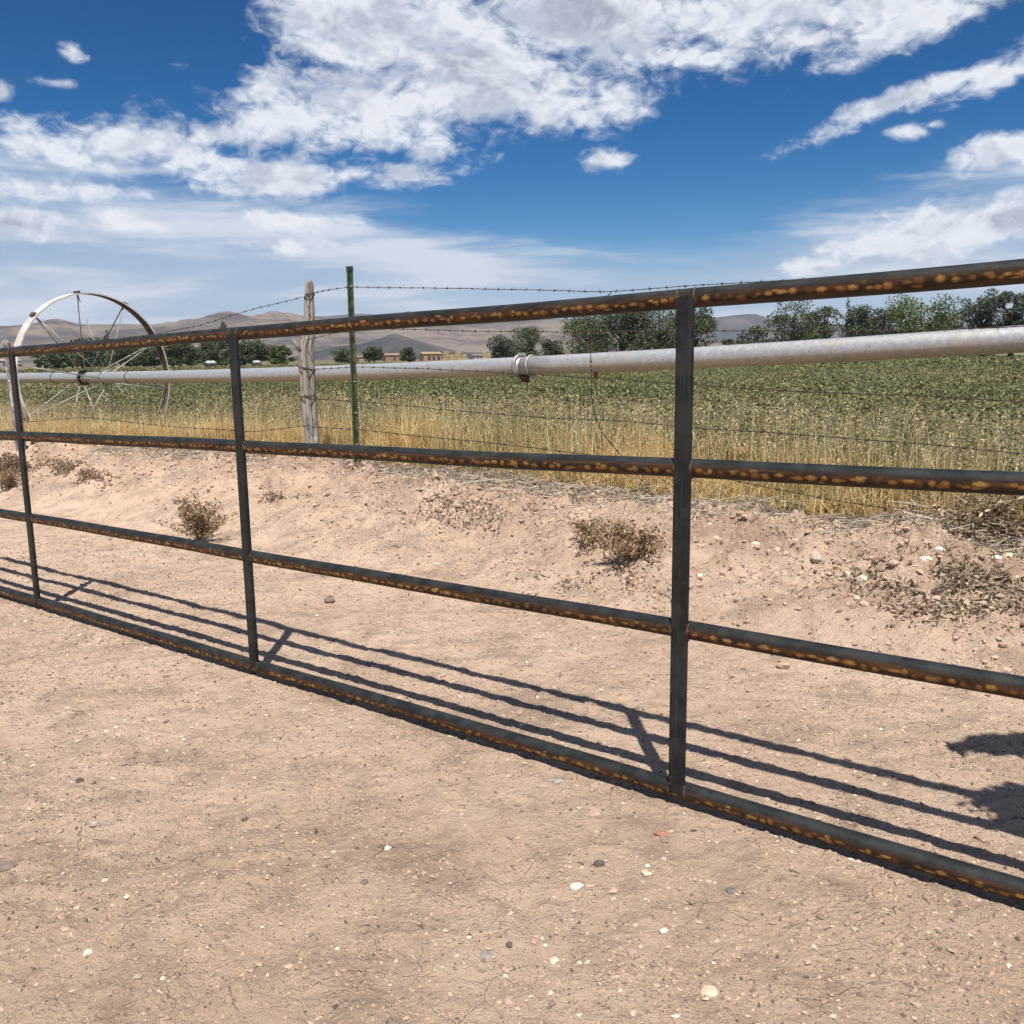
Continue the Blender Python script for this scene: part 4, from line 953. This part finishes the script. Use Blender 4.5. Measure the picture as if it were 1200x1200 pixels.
tag(mesh_np('soil_crumbs', V, F_, M_deadleaf, C_), 'loose dry soil crumbs strewn over the lane', 'crumbs', kind='stuff')
n = 24000; x = rng.uniform(-1, 1, n); y = 1.4 + 5.8 * rng.random(n) ** 1.3; x = x * (.62 * y + .3)
t_, s_ = ts(x, y); dn_ = fbm(x, y, 1.2, 3, 700); k = (s_ < edge_s(t_) - .1) & (dn_ + .12 * (x > 0) > rng.uniform(-.35, .45, n)); x, y = x[k], y[k]; n = len(x)
sz = .0020 + .0078 * rng.random(n) ** 4; sz *= .8 + .10 * y
P = np.stack([x, y, hgt(x, y) + sz * .15], 1)
GC = [(.58, .47, .35), (.50, .385, .285), (.43, .32, .24), (.30, .22, .165), (.15, .115, .09), (.66, .58, .46), (.34, .22, .165)]
gr1 = bulk(P, sz, rng.uniform(.3, .8, n), pal(n, GC, .15, [.2, .25, .2, .14, .08, .08, .05]))
V, F_, C_ = gr1
n = 5200; x = rng.uniform(-1, 1, n); y = 1.4 + 6.5 * rng.random(n) ** 1.1; x = x * (.62 * y + .3); t_, s_ = ts(x, y)
k = (s_ < edge_s(t_) - .1) & (fbm(x, y, .8, 4, 745, .6) + .10 * (s_ > .3) > rng.uniform(-.15, .34, n)); x, y = x[k], y[k]; n = len(x); sz = (.004 + .011 * rng.random(n) ** 2.5) * (.6 + .13 * y)
FL = bulk(np.stack([x, y, hgt(x, y) + .002], 1), sz, rng.uniform(.3, .6, n), pal(n, [(.44, .325, .24), (.48, .36, .27), (.38, .28, .21), (.28, .205, .155)], .07), jit=.42)
V, F_, C_ = merge([(V, F_, C_), FL])
tag(mesh_np('gravel', V, F_, M_deadleaf, C_), 'fine pale gravel and chips scattered on the dirt lane', 'gravel', kind='stuff')
i1 = bmesh.new(); bmesh.ops.create_icosphere(i1, subdivisions=1, radius=1); IV = np.array([v.co[:] for v in i1.verts]); IF = np.array([[v.index for v in f.verts] for f in i1.faces]); i1.free()
n = 9000; t_, s_ = scatter(n, -3, 12, 0, 1, 1.2); s_ = edge_s(t_) - 1.35 * s_ ** 1.1 + .03; x, y = xy(t_, s_)
k = fbm(x, y, 1.3, 3, 720) > rng.uniform(-.35, .3, n); x, y, s_, t_ = x[k], y[k], s_[k], t_[k]; n = len(x)
sz = .004 + .028 * rng.random(n) ** 3.2 * (.4 + .6 * bermf(t_, s_)); P = np.stack([x, y, hgt(x, y) + sz * .25], 1)
V, F_, C_ = bulk(P, sz, rng.uniform(.5, .9, n), pal(n, [(.52, .38, .28), (.56, .42, .31), (.46, .33, .245), (.36, .25, .185)], .08), IV, IF, .2)
n2 = 1300; t_, s_ = scatter(n2, -3, 13, 0, 1, 1.2); s_ = edge_s(t_) - .95 * s_ + .02; x, y = xy(t_, s_)
k = fbm(x, y, 1.1, 3, 760) > rng.uniform(-.2, .3, n2); x, y = x[k], y[k]; n2 = len(x); sz = .010 + .022 * rng.random(n2) ** 2.2
B2 = bulk(np.stack([x, y, hgt(x, y) + sz * .12], 1), sz, rng.uniform(.45, .85, n2), pal(n2, [(.52, .38, .285), (.55, .41, .31), (.45, .33, .245)], .07), IV, IF, .34)
V, F_, C_ = merge([(V, F_, C_), B2])
tag(mesh_np('soil_clods', V, F_, M_deadleaf, C_), 'crumbled pinkish soil clods on the bank face', 'clods', kind='stuff')

# ------------------------------------------------------------------ trees
def crown_mesh(seed, Wd, Ht, nl, kind='round'):
    r = np.random.default_rng(seed); cs, rs_ = [], []
    if kind == 'cone':
        for i in range(26):
            f = i / 25; rad = (1 - f) ** .6 * .5 * Wd * .95 + .04; a = r.uniform(0, 6.3); cs.append([math.cos(a) * rad * .45, math.sin(a) * rad * .45, Ht * (.12 + .86 * f)]); rs_.append(max(.25, rad * .62))
    else:
        nlobe = 34 if kind == 'round' else 46
        for i in range(nlobe):
            a = r.uniform(0, 6.3); f = r.random() ** .6; z = r.uniform(.14, .88)
            env = math.sqrt(max(.02, 1 - ((z - .5) / .56) ** 2)) if kind != 'spread' else (.55 + .45 * math.sin(z * 3.1))
            cs.append([math.cos(a) * Wd * .42 * f * env, math.sin(a) * Wd * .42 * f * env, Ht * z * (.92 + .1 * r.random())]); rs_.append(min(Wd, Ht) * r.uniform(.12, .22))
    cs = np.array(cs); rs_ = np.array(rs_); pick = r.choice(len(cs), nl, p=rs_ ** 2 / (rs_ ** 2).sum())
    d = r.normal(0, 1, (nl, 3)); d /= np.linalg.norm(d, axis=1)[:, None]; rad = rs_[pick] * r.uniform(.35, 1.12, nl) ** .6
    C = cs[pick] + d * rad[:, None] * np.array([1.15, 1.15, .8]); C[:, 2] = np.maximum(C[:, 2], .3)
    return C, pick
TG = {'dark': [(.068, .092, .044), (.092, .118, .056), (.050, .070, .034), (.125, .145, .070)], 'olive': [(.098, .122, .058), (.125, .150, .075), (.072, .096, .044), (.165, .185, .10)],
      'bright': [(.075, .11, .025), (.10, .14, .035), (.055, .085, .022), (.12, .15, .05)], 'grey': [(.080, .100, .066), (.060, .080, .052), (.115, .135, .09)]}
tree_cache = {}
def tree_meshes(seed, Wd, Ht, nl, tone, kind, lsz):
    key = (seed, Wd, Ht, nl, tone, kind)
    if key in tree_cache: return tree_cache[key]
    C, pick = crown_mesh(seed, Wd, Ht, nl, kind)
    lobe_t = np.random.default_rng(seed + 1).uniform(.8, 1.25, pick.max() + 1)[pick]
    V, F_, C_ = quads(C, rng.uniform(lsz * .6, lsz * 1.3, len(C)), pal(len(C), TG[tone], .16) * lobe_t[:, None], .35, .6)
    cr = mesh_np('crown', V, F_, M_tree, C_); cr['kind'] = 'stuff'; del cr['kind']
    bm = bmesh.new(); r = random.Random(seed); th = Ht * .04
    tube(bm, [(0, 0, -.3), (.02 * Ht, 0, Ht * .2), (0, .02 * Ht, Ht * .45), (.01 * Ht, 0, Ht * (.8 if kind != 'cone' else .8))], [th, th * .8, th * .55, th * .2], 8)
    for k in range(8 if kind != 'cone' else 0):
        a = r.uniform(0, 6.3); z = Ht * r.uniform(.15, .5); q = Vector((math.cos(a) * Wd * .3, math.sin(a) * Wd * .3, z + Ht * .25))
        tube(bm, [Vector((0, 0, z)), Vector((q.x * .5, q.y * .5, z + Ht * .1)), q], [th * .5, th * .35, th * .15], 6)
    tr = bm_obj('trunk', bm, M_bark)
    tree_cache[key] = (cr.data, tr.data); bpy.data.objects.remove(cr); bpy.data.objects.remove(tr); return tree_cache[key]
def tree(px, top, dist, wpx, label, tone='dark', kind='round', seed=1, nl=3200, name='tree', group='trees beyond the field', rz=None, cat='tree'):
    a = px_az(px); x, y = dist * math.sin(a), dist * math.cos(a); k = dist * math.cos(a) / FPX
    hz = 418 - .0136 * (px - 600); Ht = (hz - top) * k + HC + .05; Wd = wpx * k
    base_w = {1: 1, }.get(0, 1)
    lsz = .0019 * dist ** .9; nl = int(nl * 1.9)
    cm, tm = tree_meshes(seed, round(Wd, 1), round(Ht, 1), nl, tone, kind, lsz)
    o = empty(name, (x, y, -.05), rz if rz is not None else 0); tag(o, label, cat, group)
    link('crown', cm, o); link('trunk', tm, o); return o
BELT = 'one of the dark green trees massed in the belt behind the spoked wheel'
r = random.Random(5)
for i in range(17):
    px = 62 + i * 14.5 + r.uniform(-4, 4); tp = {0: 414, 1: 410, 2: 406}.get(i, 400 + r.uniform(-7, 7))
    tree(px, tp, 255 + r.uniform(-14, 14), r.uniform(24, 36), BELT, 'dark' if i % 3 else 'olive', 'round', 10 + i, 1500, group='tree belt behind the wheel')
tree(137, 388, 262, 15, 'narrow pointed dark tree seen through the wheel spokes', 'dark', 'cone', 51, 900, 'conifer')
tree(272, 376, 262, 26, 'taller pointed conifer rising behind the second gate upright', 'dark', 'cone', 52, 1400, 'conifer')
tree(307, 395, 245, 36, 'dark bushy tree left of the rounded tree beside the wooden post', 'dark', 'round', 53, 2200)
tree(337, 404, 240, 34, 'rounded green tree just left of the wooden post', 'bright', 'round', 54, 2200)
tree(409, 406, 300, 30, 'grey green bushy tree behind the green post', 'olive', 'round', 55, 1800)
tree(443, 405, 300, 22, 'small round tree right of the green post', 'dark', 'round', 56, 1500)
tree(482, 407, 300, 18, 'smaller lone round tree left of the hay stacks', 'dark', 'round', 57, 1300)
tree(590, 392, 185, 34, 'grey shrubby tree at the left of the clump by the coupling', 'grey', 'round', 58, 2200)
tree(622, 383, 190, 50, 'broad dark tree standing behind the pipe coupling', 'olive', 'round', 59, 3200)
tree(648, 398, 200, 26, 'low grey bush right of the broad tree behind the coupling', 'grey', 'round', 60, 1300)
tree(688, 360, 150, 62, 'pale olive tree at the left end of the tall clump', 'olive', 'round', 61, 4200)
tree(728, 352, 152, 70, 'tall dark tree in the middle of the central clump', 'dark', 'round', 62, 4600)
tree(772, 350, 150, 70, 'tall olive tree left of the near upright', 'olive', 'round', 63, 4600)
tree(812, 352, 146, 52, 'tall tree behind the near upright top', 'dark', 'round', 64, 4200)
tree(868, 387, 240, 26, 'low dark tree left of the right hand grove', 'dark', 'round', 65, 1300); tree(886, 379, 235, 24, 'small tree touching the left end of the right grove', 'olive', 'round', 66, 1300)
tree(850, 395, 240, 16, 'smallest bush between the central clump and right grove', 'dark', 'round', 69, 800)
tree(928, 350, 205, 62, 'tall rounded dark tree at the left of the right grove', 'dark', 'round', 67, 4200)
tree(962, 353, 210, 44, 'second tall dark tree of the right grove', 'dark', 'round', 68, 3200)
tree(989, 349, 214, 24, 'narrow upright poplar poking above the right grove', 'olive', 'cone', 70, 1000)
tree(1004, 355, 215, 44, 'dark tree with visible limbs right of the poplar', 'dark', 'spread', 71, 2600)
tree(1030, 356, 212, 40, 'dark open tree left of the bright green one', 'dark', 'spread', 72, 2600)
tree(1072, 346, 175, 84, 'bright green spreading tree in the right grove', 'bright', 'round', 73, 5200)
tree(1104, 362, 190, 36, 'darker bush right of the bright green tree', 'olive', 'round', 74, 1900)
tree(1143, 333, 165, 50, 'tall grey green tree near the right edge', 'grey', 'round', 75, 4200)
tree(1178, 331, 165, 44, 'tall grey green tree second from the right edge', 'grey', 'round', 76, 4200)
tree(1206, 338, 160, 40, 'tall tree cut by the right edge', 'dark', 'round', 77, 3400)
for i, (px, w, tp) in enumerate(((1150, 52, 378), (1040, 60, 385), (960, 60, 388), (900, 40, 396))):
    tree(px, tp, 218, w, 'undergrowth bush %s' % ['below the grey green trees', 'below the open dark trees', 'below the second tall dark tree', 'at the left foot of the right grove'][i], 'grey', 'round', 80 + i, 1800, 'bush', 'undergrowth of the right grove', cat='bush')
for px, tp, w, sd in ((1290, 335, 70, 90), (1380, 340, 80, 91), (1500, 330, 90, 92), (-60, 405, 50, 93), (-130, 402, 60, 94)):
    tree(px, tp, 230, w, 'tree outside the frame carrying on the far tree line', 'dark', 'round', sd, 1500)

# ------------------------------------------------------------------ far farm buildings
def shed(px, base_y, dist, wpx, hpx, wallc, roofc, label, cat='building', name='farm_building', roof_h=.35, depth=8, doors=1):
    a = px_az(px); k = dist * math.cos(a) / FPX; Wd, H_ = wpx * k * .8, hpx * k * .62; wallc = tuple(c * .75 for c in wallc); roofc = tuple(c * .7 for c in roofc); o = empty(name, (dist * math.sin(a), dist * math.cos(a), -.08), -a + .25); tag(o, label, cat, None)
    bm = bmesh.new(); wh_ = H_ * (1 - roof_h) + HC + .08; boxm(bm, (0, 0, wh_ / 2), Wd, depth, wh_); bm_obj('wall', bm, simple_mat('wall_paint', wallc, .85, .1, .5), o, False)
    bm = bmesh.new(); e = .4; rh = H_ * roof_h
    vs = [bm.verts.new(v) for v in ((-Wd / 2 - e, -depth / 2 - e, wh_ + .01), (Wd / 2 + e, -depth / 2 - e, wh_ + .01), (Wd / 2 + e, depth / 2 + e, wh_ + .01), (-Wd / 2 - e, depth / 2 + e, wh_ + .01), (-Wd / 2 - e, 0, wh_ + rh), (Wd / 2 + e, 0, wh_ + rh))]
    for f in ((0, 1, 5, 4), (2, 3, 4, 5), (1, 2, 5), (3, 0, 4), (3, 2, 1, 0)): bm.faces.new([vs[i] for i in f])
    bm_obj('roof', bm, simple_mat('roof_sheet', roofc, .6, .15, .8), o, False)
    dm = simple_mat('dark_opening', (.05, .05, .055), .5)
    for q in range(doors):
        bm = bmesh.new(); boxm(bm, ((q - (doors - 1) / 2) * Wd / max(1, doors) * .8 + Wd * .08, -depth / 2 - .04, wh_ * .42), Wd * .16, .06, wh_ * .5); bm_obj('door' if q == 0 else 'window', bm, dm, o, False)
    return o
shed(561, 420, 330, 13, 5, (.70, .70, .68), (.45, .34, .22), 'small white farm house behind the pipe left of the coupling', doors=2)
shed(652, 416, 215, 16, 9, (.35, .12, .08), (.42, .07, .05), 'red roofed barn between the clumps behind the pipe', name='barn')
shed(463, 424, 420, 22, 9, (.36, .24, .16), (.45, .29, .20), 'brown low shed between the two round trees')
shed(429, 426, 420, 14, 5, (.42, .34, .24), (.40, .33, .24), 'small tan shed right of the green post')
shed(508, 422, 400, 26, 11, (.42, .28, .17), (.50, .34, .20), 'long tan farm building right of the lone round tree', doors=3)
shed(12, 428, 520, 46, 8, (.50, .46, .42), (.55, .50, .46), 'long pale farm building at the far left', doors=3)
shed(1108, 408, 260, 12, 3, (.65, .66, .68), (.55, .57, .6), 'low pale building beneath the right grove')
M_hay = simple_mat('hay_bale', (.36, .27, .14), .95, .2, .7, 0, .3, 2)
for px, dist, nb, lab in ((540, 380, 4, 'yellow hay stack left of the white farm house'), (577, 385, 2, 'low hay stack touching the grey shrubby tree')):
    a = px_az(px); o = empty('hay_stack', (dist * math.sin(a), dist * math.cos(a), -.08), -a); tag(o, lab, 'hay stack', 'hay stacks at the farm')
    for q in range(nb):
        for lv in range(3 if q % 2 == 0 else 2):
            bm = bmesh.new(); boxm(bm, ((q - nb / 2) * 2.5 + .1 * lv, 0, .7 + lv * 1.3), 2.42, 3, 1.24); bmesh.ops.bevel(bm, geom=bm.edges[:], offset=.12, segments=1, affect='EDGES'); bm_obj('bale', bm, M_hay, o, False)
M_white = simple_mat('white_paint', (.75, .75, .74), .5, .05, 2); M_tyre = simple_mat('tyre_rubber', (.03, .03, .03), .8)
def trailer(px, dist, L_, H_, label, hpx_above):
    a = px_az(px); o = empty('livestock_trailer', (dist * math.sin(a), dist * math.cos(a), -.08), -a + .3); tag(o, label, 'trailer', 'white trailers parked at the tree belt')
    bm = bmesh.new(); boxm(bm, (0, 0, .7 + H_ / 2), L_, 2.1, H_); bmesh.ops.bevel(bm, geom=bm.edges[:], offset=.3, segments=4, affect='EDGES'); bm_obj('body', bm, M_white, o, False)
    for sx in (-.6, .6):
        for sy in (-1, 1):
            bm = bmesh.new(); tube(bm, [(sx, sy * .95, .4), (sx, sy * 1.12, .4)], .4, 18); bm_obj('wheel', bm, M_tyre, o)
    bm = bmesh.new(); boxm(bm, (-L_ / 2 - .7, 0, .6), 1.5, .15, .12); bm_obj('drawbar', bm, M_tyre, o, False)
trailer(254, 225, 2.2, .75, 'small white trailer parked in front of the tree belt', 0)
trailer(307, 225, 1.7, .65, 'smaller white trailer under the dark bushy tree', 0)

# ------------------------------------------------------------------ unseen leafy shadow caster added outside the right edge, leaf clusters placed along the sun
hx = 1 / math.tan(SUN_EL)
caster = empty('leafy_shadow_caster', (3.0, 1.75, float(hgt(np.array([3.0]), np.array([1.75]))[0]))); tag(caster, 'unseen young leafy tree added to cast the shadow at the right edge', 'tree')
SO = np.array(caster.location)
lobes = []
for gx, gy, rx, ry, rz_, hh in ((1.98, 2.95, .36, .075, .09, 2.0), (1.78, 2.98, .24, .07, .06, 2.05), (1.92, 2.52, .42, .10, .09, 1.8), (1.60, 2.56, .20, .10, .08, 1.8), (1.50, 2.44, .10, .05, .05, 1.8), (1.95, 2.40, .42, .10, .09, 1.75), (2.4, 2.75, .45, .3, .25, 2.0), (2.9, 2.9, .5, .4, .4, 2.4), (2.9, 2.6, .5, .5, .4, 1.9)):
    lobes.append((gx + math.sin(SUN_AZ) * hh * hx, gy + math.cos(SUN_AZ) * hh * hx, hh, rx, ry, rz_))
LC = []
for (x, y, z, rx, ry, rz_) in lobes:
    n = int(2600 * (rx * 2.0)); d = rng.normal(0, 1, (n, 3)); d /= np.linalg.norm(d, axis=1)[:, None]; d *= (rng.random((n, 1)) ** .45) * (1 + .15 * rng.normal(0, 1, (n, 1)))
    LC.append(np.array([x, y, z]) + d * [rx, ry, rz_])
LC = np.concatenate(LC) - SO; V, F_, C_ = quads(LC, rng.uniform(.018, .034, len(LC)), pal(len(LC), TG['bright'], .2), .6, .6)
mesh_np('crown', V, F_, M_tree, C_, parent=caster)
bm = bmesh.new(); tube(bm, [(0, 0, -.1), (.03, 0, .8), (-.02, .02, 1.6), (0, 0, 2.4)], [.045, .038, .028, .012], 10)
for (x, y, z, rx, ry, rz_) in lobes: tube(bm, [(0, 0, max(.7, z - .75)), ((x - SO[0]) * .5, (y - SO[1]) * .5, z - .25), (x - SO[0], y - SO[1], z - SO[2])], [.016, .011, .004], 6)
bm_obj('trunk', bm, M_bark, caster)

# ------------------------------------------------------------------ haze
bm = bmesh.new(); zlo, zhi = -4.5, 340.; boxm(bm, (0, 0, (zlo + zhi) / 2), 18200, 18200, zhi - zlo)
mhz = bpy.data.materials.new('air'); mhz.use_nodes = True; t = mhz.node_tree; t.nodes.clear()
vo = t.nodes.new('ShaderNodeVolumePrincipled'); vo.inputs['Color'].default_value = (.78, .86, 1, 1); vo.inputs['Density'].default_value = .00006; vo.inputs['Anisotropy'].default_value = 0
mo = t.nodes.new('ShaderNodeOutputMaterial'); t.links.new(vo.outputs[0], mo.inputs['Volume'])
hz = bm_obj('haze', bm, mhz, smooth=False); tag(hz, 'thin blue haze filling the valley air', kind='stuff')
print('tris', sum(sum(len(p.vertices) - 2 for p in me.polygons) for me in bpy.data.meshes))
